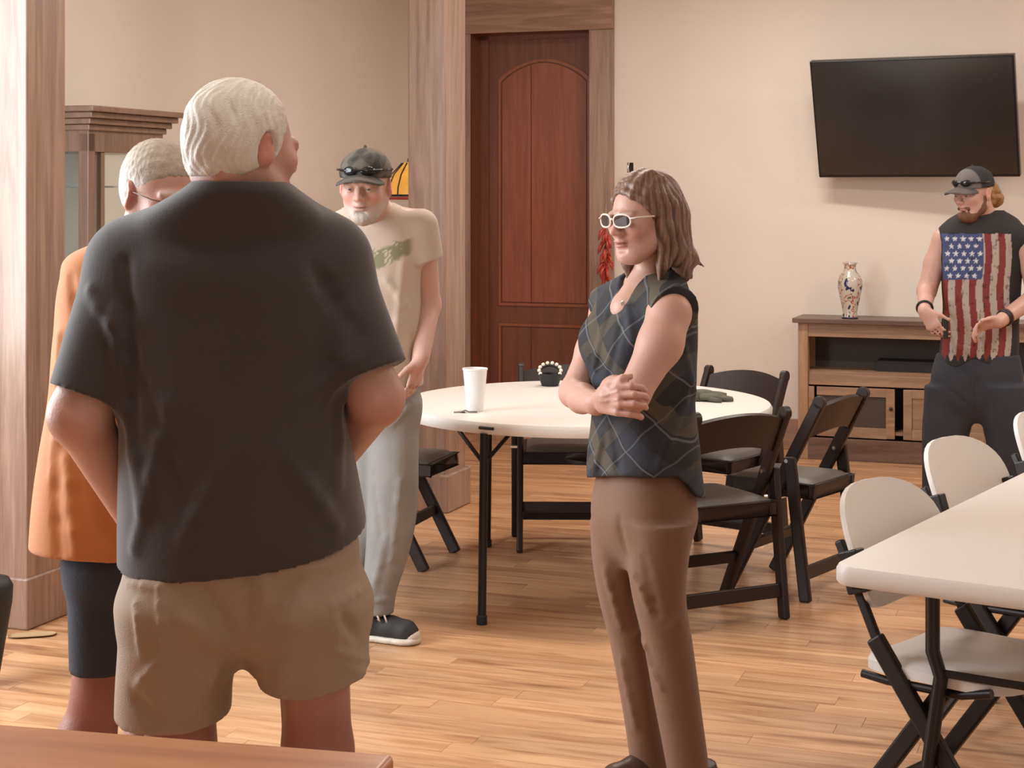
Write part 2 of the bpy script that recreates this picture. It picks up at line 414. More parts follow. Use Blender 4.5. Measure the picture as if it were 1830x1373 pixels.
# ------------------------------------------------------------------ console table with vase
cp = Vector((P(1426, 569, 10.1).x, 10.1, 0)); cu = cp.x * CA - cp.y * SA; cv = cp.x * SA + cp.y * CA
CW, CD, CHH = 1.75, V1 - .03 - cv, .845
con = empty('console_table', UV(cu, cv), -A, 'rustic wooden media console standing against the wall under the television', 'console')
MB().box((-.03, -.03, CHH - .028), (CW + .03, CD, CHH)).build('top', M['console_top'], con, bevel=.003)
for x in (0, CW - .06):
    MB().box((x, 0, 0), (x + .06, .06, CHH - .028)).build('leg', M['console_v'], con, bevel=.003)
    MB().box((x, CD - .07, 0), (x + .06, CD - .01, CHH - .028)).build('leg', M['console_v'], con, bevel=.003)
MB().box((.06, .006, CHH - .11), (CW - .06, .03, CHH - .028)).build('apron', M['console'], con, bevel=.002)
for x in (.012, CW - .03): MB().box((x, .06, .06), (x + .018, CD - .07, CHH - .03)).build('side_panel', M['console'], con)
MB().box((.03, CD - .06, .06), (CW - .03, CD - .05, CHH - .03)).build('back_panel', M['console_in'], con)
MB().box((.03, .03, CHH - .34), (CW - .03, CD - .06, CHH - .315)).build('shelf', M['console'], con)
MB().box((.03, .03, .16), (CW - .03, CD - .06, .18)).build('shelf', M['console'], con)
MB().box((.06, .0, 0), (CW - .06, .03, .13)).build('plinth', M['console_top'], con, bevel=.002)
MB().box((.06, .02, CHH - .40), (CW - .06, .035, CHH - .335)).build('rail', M['console'], con, bevel=.002)
for i, x in enumerate((.06, .62, 1.18)):
    x1 = x + .51
    sw = .035 if i == 0 else .05
    dr = MB().box((x, .012, .14), (x + sw, .034, CHH - .41)).box((x1 - .05, .012, .14), (x1, .034, CHH - .41)).box((x + .05, .012, .14), (x1 - .05, .034, .20)).box((x + .05, .012, CHH - .46), (x1 - .05, .034, CHH - .41)).build('door', M['console'], con, bevel=.002)
    MB().box((x + .05, .022, .20), (x1 - .05, .028, CHH - .46)).build('glass_pane', M['console_in'] if i == 0 else M['console'], dr)
    MB().sphere((x1 - .02, .0, .32), .011).build('knob', M['iron'], dr, smooth=True)
MB().box((.45, .1, CHH - .315), (.83, .3, CHH - .25)).build('media_box', M['black'], None, bevel=.004, loc=UV(cu, cv), rz=-A)
mbx = bpy.data.objects['media_box']; tag(mbx, 'dark media box in the upper shelf of the console', 'media box')

vp = UV(cu, cv); vase_loc = P(1519, 562, 10.05); vase_loc.z = CHH
vs_ = []
vm = bpy.data.materials.new('painted_porcelain'); vm.use_nodes = True
nt = vm.node_tree; b = nt.nodes['Principled BSDF']; b.inputs['Roughness'].default_value = .15
tc = nt.nodes.new('ShaderNodeTexCoord'); mp = nt.nodes.new('ShaderNodeMapping'); mp.inputs['Scale'].default_value = (1, 1, .7); nt.links.new(tc.outputs['Object'], mp.inputs[0])
n1 = nt.nodes.new('ShaderNodeTexNoise'); n1.inputs['Scale'].default_value = 22; n1.inputs['Detail'].default_value = 2; nt.links.new(mp.outputs[0], n1.inputs['Vector'])
r1 = nt.nodes.new('ShaderNodeValToRGB'); r1.color_ramp.interpolation = 'CONSTANT'
e = r1.color_ramp.elements; e[0].position = 0; e[0].color = (.02, .025, .09, 1); e[1].position = .40; e[1].color = (.52, .47, .40, 1)
for pos, c in ((.56, (.36, .08, .05, 1)), (.60, (.52, .46, .38, 1)), (.68, (.12, .14, .08, 1)), (.74, (.50, .46, .4, 1))):
    q = e.new(pos); q.color = c
nt.links.new(n1.outputs['Fac'], r1.inputs[0]); nt.links.new(r1.outputs[0], b.inputs['Base Color'])
vase = empty('vase', vase_loc, 0, 'painted porcelain vase with dark and red figures on the console', 'vase')
prof = [(.028, 0), (.046, 0), (.047, .012), (.042, .03), (.048, .07), (.062, .13), (.073, .19), (.073, .225), (.060, .258), (.040, .28), (.034, .30), (.036, .32), (.045, .335), (.039, .333), (.028, .31), (.028, .28)]
MB().lathe(prof, 36).build('body', vm, vase, smooth=True)
MB().lathe([(.047, .0), (.0485, .0), (.0485, .01), (.047, .01)], 36, caps=False).build('foot_ring', mat('blue_glaze', (.02, .02, .05), .2), vase, smooth=True)

# ------------------------------------------------------------------ curio cabinet (left)
gm = bpy.data.materials.new('cabinet_glass'); gm.use_nodes = True
b = gm.node_tree.nodes['Principled BSDF']; b.inputs['Roughness'].default_value = .05; b.inputs['Transmission Weight'].default_value = .9; b.inputs['Base Color'].default_value = (.85, .92, .9, 1); b.inputs['IOR'].default_value = 1.1
q = P(158, 344, 7.0); cu = q.x * CA - q.y * SA; cv = q.x * SA + q.y * CA
cab = empty('curio_cabinet', UV(cu, cv), -A, 'tall brown curio cabinet with glass panes and crown moulding by left wall', 'cabinet')
D_, W_, H_ = .38, .58, 1.93      # D_ goes to -u, W_ goes to +v
mb = MB()
for (x, y) in ((-.05, 0), (-D_, 0), (-.05, W_ - .05), (-D_, W_ - .05)): mb.box((x, y, .0), (x + .05, y + .05, H_ - .08))
mb.build('stile', M['cab'], cab, bevel=.004)
MB().box((-D_, 0, H_ - .16), (0, W_, H_ - .05)).build('top_rail', M['cab'], cab, bevel=.003)
MB().box((-D_, 0, 0), (0, W_, .35)).build('base', M['cab'], cab, bevel=.004)
cr = MB()
for i, (e_, z0, z1) in enumerate(((.012, H_ - .07, H_ - .045), (.03, H_ - .045, H_ - .02), (.05, H_ - .02, H_ + .005), (.07, H_ + .005, H_ + .03))):
    cr.box((-D_ - .0, -e_, z0), (e_, W_ + e_, z1))
cr.build('crown', M['cab'], cab, bevel=.004)
MB().box((-.03, .05, .35), (-.024, W_ - .05, H_ - .16)).build('front_glass', gm, cab)
MB().box((-D_ + .05, .024, .35), (-.05, .03, H_ - .16)).build('side_glass', gm, cab)
MB().box((-.03, .10, .35), (-.006, .13, H_ - .16)).box((-.03, W_ - .13, .35), (-.006, W_ - .10, H_ - .16)).box((-.03, .13, 1.30), (-.006, W_ - .13, 1.33)).build('door_frame', M['cab'], cab, bevel=.002)
MB().box((-D_, .0, .35), (-D_ + .012, W_, H_ - .16)).build('back_panel', mat('pale_cabinet_lining', (.55, .5, .42), .6), cab)
for z in (.8, 1.28, 1.62): MB().box((-D_ + .012, .03, z), (-.035, W_ - .03, z + .008)).build('glass_shelf', gm, cab)

# ------------------------------------------------------------------ lamp behind the cap man
shade = mat('amber_stained_glass', (.85, .42, .07), .3, noise=(18, .25))
sb = shade.node_tree.nodes['Principled BSDF']; sb.inputs['Emission Color'].default_value = (1, .5, .08, 1); sb.inputs['Emission Strength'].default_value = .35
lp = P(738, 350, 9.6); lz = lp.z; lp.z = 0
lamp = empty('floor_lamp', lp, 0, 'floor lamp with amber stained glass shade behind the man in grey cap', 'lamp')
MB().lathe([(.14, 0), (.14, .015), (.03, .035), (.012, .06)], 24).build('base', M['iron'], lamp, smooth='auto')
MB().tube([(0, 0, .05), (0, 0, lz + .2)], .012).build('pole', M['iron'], lamp, smooth=True)
MB().lathe([(.155, lz), (.150, lz + .05), (.12, lz + .12), (.06, lz + .185), (.03, lz + .195)], 24, caps=False).build('shade', shade, lamp, smooth=True)
ld = MB()
for k in range(12):
    t = 2 * math.pi * k / 12
    ld.tube([(r * math.cos(t), r * math.sin(t), z) for r, z in ((.157, lz), (.152, lz + .05), (.122, lz + .12), (.062, lz + .187))], .004, 6)
ld.lathe([(.156, lz - .004), (.160, lz - .004), (.160, lz + .008), (.156, lz + .008)], 24, caps=False)
ld.lathe([(0, lz + .185), (.035, lz + .19), (.03, lz + .215), (0.004, lz + .22)], 16)
ld.build('leading', M['iron'], lamp, smooth='auto')
MB().lathe([(.157, lz - .022), (.161, lz - .022), (.161, lz - .006), (.157, lz - .006)], 24, caps=False).build('red_border', mat('red_glass', (.45, .05, .03), .3), lamp, smooth=True)

# ------------------------------------------------------------------ wall hook and chili string by the door
hk = P(1126, 299, 10.70)
hook = empty('wall_hook', hk, -A, 'small black iron hook on the wall above the woman', 'hook')
MB().box((-.02, .0, -.035), (.02, .012, .03)).build('plate', M['iron'], hook, bevel=.003)
MB().tube([(0, 0, .02), (0, -.03, .025), (0, -.05, .0), (0, -.04, -.03), (0, -.015, -.035)], .006).build('hook_arm', M['chrome'], hook, smooth=True)
rl = P(1083, 400, 10.66)
ris = empty('chili_string', rl, -A, 'string of dried red chili pods hanging beside the door', 'chili string')
rm_ = mat('dried_red_chili', (.42, .05, .025), .3)
MB().tube([(0, 0, .12), (0, 0, -.36)], .004, 6).build('cord', mat('jute', (.4, .28, .15), .8), ris)
rr = random.Random(5)
for i in range(26):
    z = -.02 - .33 * i / 26; a = rr.uniform(0, 6.28); rr_ = rr.uniform(.03, .06)
    p0 = Vector((0, 0, z)); p1 = Vector((math.cos(a) * rr_ * .6, math.sin(a) * .02 - .02, z - .03)); p2 = Vector((math.cos(a) * rr_, math.sin(a) * .025 - .025, z - .085))
    MB().tube([p0, p1, (p1 + p2) / 2 + Vector((0, -.005, 0)), p2], [.006, .012, .010, .002], 7).build('chili_pod', rm_, ris, smooth=True)

# ------------------------------------------------------------------ round table
rt = Vector((.30, 6.9, 0)); R_ = .762
rtab = empty('round_table', rt, 0, 'round white plastic folding table with black legs in mid room', 'table')
MB().lathe([(.0, .735), (R_ - .03, .735), (R_ - .035, .70), (R_ - .008, .698), (R_, .71), (R_ + .001, .728), (R_ - .008, .741), (R_ - .03, .745), (0, .745)], 96, caps=False).build('tabletop', M['table_pl'], rtab, smooth='auto')
ang = math.atan2(-.74, -.60)
sl = MB(); cx, cy = math.cos(ang - .0) * (R_ + .001), math.sin(ang) * (R_ + .001)
hp = PZ(855, 6.2, .72) - rt
aa = math.atan2(hp.y, hp.x)
pts = []
for k in range(13):
    t = aa + (k - 6) / 6 * .042; pts.append((math.cos(t) * (R_ + .0005), math.sin(t) * (R_ + .0005), .722))
MB().tube(pts, .006, 8).build('handle_slot', M['black'], rtab)
def tleg(foot, top, br1, br2):
    f, t = Vector(foot), Vector(top)
    MB().tube([t, f], .016, 12).build('leg', M['iron'], rtab, smooth='auto')
    bp = t.lerp(f, .16)
    MB().tube([bp, br1], .008, 8).tube([bp, br2], .008, 8).build('brace', M['iron'], rtab, smooth='auto')
    MB().lathe([(.02, 0), (.02, .03), (.016, .035)], 12, c=(f.x, f.y, 0)).build('foot_cap', M['black'], rtab)
lf = floor_pt(861, 1116) - rt
for sx, sy in ((1, 1), (-1, 1), (1, -1), (-1, -1)):
    # two wishbone leg pairs, the near left one set from the photograph
    fx, fy = (lf.x, lf.y)
    f = Vector((fx * sx * -1 if sx > 0 else fx, fy if sy < 0 else -fy, 0))
    if sx < 0 and sy < 0: f = Vector((lf.x, lf.y, 0))
    if sx > 0 and sy < 0: f = Vector((-lf.x * .55, lf.y * .9, 0))
    t = Vector((f.x * .98, f.y * .93, .70))
    tleg(f, t, (f.x - .09, f.y * .8, .70), (f.x + .12, f.y * .75, .70))
MB().box((-.5, -.4, .685), (.5, -.36, .70)).box((-.5, .36, .685), (.5, .4, .70)).box((-.45, -.36, .685), (-.41, .36, .70)).box((.41, -.36, .685), (.45, .36, .70)).build('under_frame', M['iron'], rtab)
TZ = .745
cl = P(849, 735, 6.56); cl.z = TZ
cup = empty('foam_cup', cl, 0, 'tall white foam cup standing on the round table', 'cup')
MB().lathe([(.0, .0), (.030, .0), (.0325, .004), (.047, .160), (.0495, .162), (.0495, .168), (.045, .168), (.0445, .160), (.030, .01), (0, .01)], 40, caps=False).build('body', M['foam'], cup, smooth='auto')
wl = P(832, 739, 6.5); wl.z = TZ + .001
wr = empty('straw_wrapper', wl, .1, 'thin dark straw wrapper lying beside the foam cup', 'wrapper')
MB().tube([(-.045, 0, .003), (-.015, .004, .004), (.0, .0, .010), (.012, -.003, .004), (.045, .002, .003)], .003, 8).build('strip', mat('dull_paper', (.22, .17, .15), .7), wr, smooth=True)
MB().lathe([(.010, 0), (.010, .002), (.0, .003)], 12, c=(-.01, .01, 0)).build('crumb', M['black'], wr)
bl = P(983, 689, 7.42); bl.z = TZ
bw = empty('beaded_basket', bl, 0, 'small dark basket rimmed with white beads on the round table', 'basket')
MB().lathe([(.0, 0), (.036, 0), (.047, .03), (.052, .055), (.048, .055), (.043, .03), (.033, .008), (0, .008)], 28, caps=False).build('bowl', M['black'], bw, smooth='auto')
bead = mat('cream_bead', (.85, .72, .6), .25)
bm_ = MB().sphere((0, 0, 0), .0085, 10).build('bead', bead, bw, smooth=True); bd = bm_.data
for k in range(14):
    t = 2 * math.pi * k / 14
    o = bm_ if k == 0 else bpy.data.objects.new('bead', bd)
    if k: col.objects.link(o); o.parent = bw
    o.location = (.048 * math.cos(t), .03 * math.sin(t), .058 + .030 * math.sin(t) + .010)
MB().tube([(.048 * math.cos(t), .03 * math.sin(t), .058 + .030 * math.sin(t)) for t in [2 * math.pi * k / 28 for k in range(29)]], .007, 8).build('rim', M['black'], bw, smooth=True)
gl = P(1258, 712, 6.95); gl.z = TZ
glove = mat('olive_grey_suede', (.10, .095, .07), .8, bump=(80, .2))
def glove_mesh():
    mb = MB(); mb.sphere((0, 0, .016), (.055, .04, .016), 14)
    for i in range(4): mb.tube([(.03, -.024 + i * .016, .014), (.07, -.028 + i * .019, .012), (.10, -.03 + i * .021, .008)], [.010, .009, .006], 8)
    mb.tube([(0, -.03, .012), (.03, -.055, .010), (.05, -.062, .008)], [.011, .010, .007], 8)
    mb.tube([(-.04, 0, .014), (-.08, 0, .014)], [.028, .032], 12)
    mb.v = [(x, y, max(z, .0005)) for x, y, z in mb.v]
    return mb
for i, (dx, dy, rz, lab) in enumerate(((0, 0.07, -.2, 'olive grey work glove on the round table, the farther of the pair'), (.01, -.07, -.05, 'olive grey work glove on the round table, the nearer of the pair'))):
    o = glove_mesh().build('work_glove', glove, None, smooth=True, loc=gl + Vector((dx, dy, 0)), rz=rz); tag(o, lab, 'glove', 'pair of work gloves')

# ------------------------------------------------------------------ brown resin folding chair
def brown_chair():
    t = empty('folding_chair', (0, 0, 0)); t['category'] = 'chair'
    W = .197
    TOP, FOOT = Vector((0, -.21, .78)), Vector((0, .20, 0))
    RT, RF = FOOT.lerp(TOP, .72), Vector((0, -.165, 0))
    for sx in (-1, 1):
        s = Vector((sx * W, 0, 0))
        MB().bar(TOP + s, FOOT + s, .028, .052).build('leg', M['resin'], t, bevel=.009)
        MB().tube([TOP + s + Vector((-.014, 0, .0)), TOP + s + Vector((.014, 0, .0))], .026, 18).build('ear', M['resin'], t, bevel=.004)
        s2 = Vector((sx * (W + .029), 0, 0))
        MB().bar(RT + s2, RF + s2, .028, .050).build('leg', M['resin'], t, bevel=.009)
        for f_ in (.70, .56):
            MB().tube([FOOT.lerp(TOP, f_) + Vector((sx * (W + .046), 0, 0)), FOOT.lerp(TOP, f_) + Vector((sx * (W - .02), 0, 0))], .008, 10).build('bolt', M['chrome'], t)
    # crest rail: arched board
    def cf(a, b):
        x = (a - .5) * 2 * (W - .012); k = 1 - (x / W) ** 2
        s_ = (.80 + .018 * k) if b > .5 else (.675 + .035 * k)
        z0 = .625 + .035 * k; z1 = .755 + .032 * k; z = z0 + (z1 - z0) * b
        p = FOOT.lerp(TOP, z / .78); return Vector((x, p.y - .012 - .03 * k, z))
    MB().surf(cf, 16, 4, lambda a, b: Vector((0, .02, .006))).build('crest_rail', M['resin'], t, smooth='auto')
    # seat frame
    sf = MB()
    sf.box((-W + .016, -.18, .395), (-W + .046, .22, .45)); sf.box((W - .046, -.18, .395), (W - .016, .22, .45))
    sf.box((-W + .016, .185, .395), (W - .016, .22, .45)); sf.box((-W + .016, -.18, .395), (W - .016, -.15, .45))
    sf.build('seat_frame', M['resin'], t, bevel=.006)
    def pf(a, b):
        u_, v_ = 2 * a - 1, 2 * b - 1
        return Vector((u_ * (W - .030), .02 + v_ * .185, .452 + .018 * (1 - abs(u_) ** 6) ** .5 * (1 - abs(v_) ** 6) ** .5))
    MB().surf(pf, 14, 14, lambda a, b: Vector((0, 0, -.018 - .0))).build('seat_pad', M['pad'], t, smooth='auto')
    MB().bar(FOOT.lerp(TOP, .24) + Vector((-W, 0, 0)), FOOT.lerp(TOP, .24) + Vector((W, 0, 0)), .045, .022, (0, -.3, 1)).build('rung', M['resin'], t, bevel=.005)
    q = RF.lerp(RT, .19)
    MB().bar(q + Vector((-W - .029, 0, 0)), q + Vector((W + .029, 0, 0)), .052, .022, (0, .1, 1)).build('rung', M['resin'], t, bevel=.005)
    MB().tube([(-W + .02, -.02, .385), (W - .02, -.02, .385)], .007, 10).build('crossbar', M['chrome'], t, smooth='auto')
    return t
chairs = [
    (Vector((.235, 7.64, 0)), heading(-.02, -1), 'dark folding chair behind the round table between foam cup and woman'),
    (Vector((-.50, 7.33, 0)), heading(.95, -.3), 'dark folding chair at the left side of the round table, beside grey jeans'),
    (Vector((.93, 7.44, 0)), heading(-.62, -.78), 'dark folding chair behind the right end of the round table'),
    (Vector((.745, 6.34, 0)), heading(-.45, .89), 'dark folding chair right behind the woman, back turned to the viewer'),
    (Vector((1.15, 6.83, 0)), heading(-.8, .6), 'dark folding chair in front of the console, pushed back from the round table'),
]
bc = brown_chair()
for i, (l, r, lab) in enumerate(chairs):
    if i == 0: bc.location = l; bc.rotation_euler = (0, 0, r); tag(bc, lab, 'chair', 'dark folding chairs around the round table')
    else: copy_tree(bc, l, r, lab, 'dark folding chairs around the round table')

# ------------------------------------------------------------------ white folding chairs
def white_chair():
    t = empty('white_chair', (0, 0, 0)); t['category'] = 'chair'
    W = .215
    FOOT, BEND, TOP = Vector((0, .24, 0)), Vector((0, -.13, .50)), Vector((0, -.245, .80))
    for sx in (-1, 1):
        s = Vector((sx * W, 0, 0)); s1 = Vector((sx * (W - .02), 0, 0))
        MB().bar(FOOT + s, BEND + s, .026, .046).build('leg', M['iron'], t, bevel=.007)
        MB().bar(BEND + s - (BEND - FOOT).normalized() * .02, TOP + s1 + Vector((0, 0, -.08)), .018, .026).build('back_post', M['iron'], t, bevel=.006)
        c = BEND.lerp(TOP, .34) + Vector((sx * (W - .006), -.004, 0))
        MB().bar(c + Vector((sx * .004, .004, 0)), BEND.lerp(TOP, .68) + Vector((sx * (W - .004), .006, 0)), .040, .058).build('bracket', M['iron'], t, bevel=.005)
        s2 = Vector((sx * (W - .028), 0, 0))
        MB().bar(Vector((0, .07, .43)) + s2, Vector((0, -.24, 0)) + s2, .026, .044).build('leg', M['iron'], t, bevel=.007)
        MB().tube([Vector((sx * (W - .01), y, z)) for y, z in ((-.17, .40), (-.1, .395), (.1, .40), (.18, .42))], .011, 10).build('side_rail', M['iron'], t, smooth='auto')
    def hw(v_, n): return max(0., 1 - abs(v_) ** n) ** (1 / n)
    def bf(a, b):
        v_ = math.sin((b - .5) * math.pi); s = v_ * .5 + .5
        n = 2.6 if v_ > 0 else 4.5
        u_ = math.sin((a - .5) * math.pi); x = u_ * hw(v_, n) * .228
        p = BEND.lerp(TOP, .16 + .98 * s)
        return Vector((x, p.y + .012 - .05 * (1 - (x / .228) ** 2), p.z))
    MB().surf(bf, 20, 20, lambda a, b: Vector((0, .014 , .005)) * (1 if 0.001 < a < .999 and 0.001 < b < .999 else .3)).build('backrest', M['white_pl'], t, smooth='auto')
    def sf(a, b):
        v_ = math.sin((b - .5) * math.pi); u_ = math.sin((a - .5) * math.pi)
        x = u_ * hw(v_, 4.5) * .215; y = .01 + v_ * .205
        e = max(abs(u_), abs(v_))
        return Vector((x, y, .455 - .010 * (1 - (x / .215) ** 2) - .018 * max(0, e - .86) / .14))
    MB().surf(sf, 20, 20, lambda a, b: Vector((0, 0, -.024))).build('seat', M['white_pl'], t, smooth='auto')
    fr_ = FOOT.lerp(BEND, .16)
    MB().tube([fr_ + Vector((-W, 0, 0)), fr_ + Vector((W, 0, 0))], .009, 8).build('rung', M['iron'], t, smooth='auto')
    q = Vector((0, .07, .43)).lerp(Vector((0, -.24, 0)), .75)
    MB().tube([q + Vector((-W + .028, 0, 0)), q + Vector((W - .028, 0, 0))], .009, 8).build('rung', M['iron'], t, smooth='auto')
    return t
wc = white_chair()
hw_ = heading(.72, -.69)
wl_ = [((1.14, 4.22, 0), 'white folding chair nearest the free corner of the white table'),
       ((1.54, 4.98, 0), 'white folding chair second from the table corner, in front of dark jeans'),
       ((2.00, 5.62, 0), 'white folding chair third from the table corner, cut by the right edge'),
       ((2.36, 6.34, 0), 'white folding chair farthest back at the right edge of the photo')]
for i, (l, lab) in enumerate(wl_):
    if i == 0: wc.location = l; wc.rotation_euler = (0, 0, hw_); tag(wc, lab, 'chair', 'white folding chairs along the long white table')
    else: copy_tree(wc, l, hw_, lab, 'white folding chairs along the long white table')

# ------------------------------------------------------------------ long white table (right)
T0 = Vector((.728, 3.85, 0)); td = rad(33)   # local +y = long direction
lt = empty('folding_table', T0, -td, 'long white plastic folding table at the right edge', 'table')
TL, TWd = 2.44, .76
tt = MB()
def rrect(x0, y0, x1, y1, r, z, n=6):
    pts = []
    for cx, cy, a0 in ((x1 - r, y0 + r, -90), (x1 - r, y1 - r, 0), (x0 + r, y1 - r, 90), (x0 + r, y0 + r, 180)):
        for k in range(n + 1): a = rad(a0 + 90 * k / n); pts.append((cx + r * math.cos(a), cy + r * math.sin(a), z))
    return pts
rings = [rrect(0.006, .006, TWd - .006, TL - .006, .045, .700), rrect(0, 0, TWd, TL, .05, .708), rrect(0, 0, TWd, TL, .05, .734), rrect(.006, .006, TWd - .006, TL - .006, .045, .7445), rrect(.02, .02, TWd - .02, TL - .02, .035, .746)]
n = len(rings[0]); vs = [p for r in rings for p in r]; fs = []
for i in range(len(rings) - 1):
    for k in range(n): fs.append((i * n + k, i * n + (k + 1) % n, (i + 1) * n + (k + 1) % n, (i + 1) * n + k))
fs.append(tuple(range(n - 1, -1, -1))); fs.append(tuple((len(rings) - 1) * n + k for k in range(n)))
tt.add(vs, fs).build('tabletop', M['table_pl'], lt, smooth='auto')
for yy in (.30, TL - .30):
    sg = 1 if yy < 1 else -1
    for x in (.14, TWd - .14):
        MB().tube([(x, yy, .70), (x, yy, .50), (x + (.02 if x < .3 else -.02), yy, .44), (x + (-.04 if x < .3 else .04), yy, .02)], .018, 10).build('leg', M['iron'], lt, smooth='auto')
    MB().tube([(.1, yy, .03), (TWd - .1, yy, .03)], .014, 10).tube([(.14, yy, .69), (TWd - .14, yy, .69)], .014, 10).build('foot_bar', M['iron'], lt, smooth='auto')
    MB().tube([(TWd / 2, yy, .68), (TWd / 2, yy + sg * .0, .42)], .01, 8).tube([(TWd / 2, yy, .45), (TWd / 2, yy + sg * .35, .69)], .01, 8).tube([(.15, yy, .45), (TWd - .15, yy, .45)], .01, 8).build('brace', M['iron'], lt, smooth='auto')
MB().box((.03, .06, .682), (.055, TL - .06, .699)).box((TWd - .055, .06, .682), (TWd - .03, TL - .06, .699)).build('side_rail', M['iron'], lt)

# ------------------------------------------------------------------ counter in the foreground
c0 = Vector(((0 - 915) / F * 1.74, 1.74, 0)); c1_ = Vector(((706 - 915) / F * 1.645, 1.645, 0))
dirc = (c1_ - c0).normalized(); angc = math.atan2(dirc.y, dirc.x)
ct = empty('counter', c1_, angc, 'orange varnished wooden counter across the bottom left corner', 'counter')
MB().box((-2.2, -.62, 1.015), (0, 0, 1.05)).build('worktop', M['counter'], ct, bevel=.006)
MB().box((-2.15, -.58, .08), (-.05, -.04, 1.015)).build('cabinet_body', M['counter'], ct, bevel=.003)
MB().box((-2.12, -.55, 0), (-.08, -.09, .08)).build('kick_board', M['black'], ct)

# black bag at the left edge, paper scrap on the floor
bgp = PZ(-32, 5.45, 0)
bag = empty('tote_bag', bgp, .2, 'black bag peeking in at the left edge by the timber post', 'bag')
def bagf(a, b):
    t = a * 2 * math.pi; z = .02 + .36 * b
    w_ = (.05 + .055 * b ** .8) * (1 - .5 * max(0, b - .85) / .15); d_ = .07
    return Vector((w_ * math.cos(t), d_ * math.sin(t), z))
bmb = MB(); NB = 24; 
bmb.lathe([(.001, 0), (.045, .0), (.055, .03), (.075, .15), (.095, .27), (.098, .32), (.085, .345), (.05, .352), (.0, .35)], 24, caps=False)
bmb.v = [(x, y * .9, z) for x, y, z in bmb.v]
bmb.build('body', mat('black_nylon', (.012, .012, .010), .6, bump=(40, .2)), bag, smooth=True)
MB().tube([(-.05, 0, .34), (-.045, 0, .42), (0, 0, .46), (.02, 0, .42), (.03, 0, .34)], .007, 8).build('handle', M['black'], bag, smooth=True)
sp = floor_pt(58, 1138)
scrap = MB().surf(lambda a, b: Vector(((a - .5) * .17, (b - .5) * .06 * (1 - (2 * a - 1) ** 4) ** .5, .003 + .006 * (2 * b - 1) ** 2)), 12, 6, lambda a, b: Vector((0, 0, -.002))).build('paper_scrap', mat('tan_paper', (.42, .28, .15), .6), None, smooth='auto', loc=sp, rz=.25)
tag(scrap, 'curled tan paper scrap on the floor by the left timber post', 'paper')

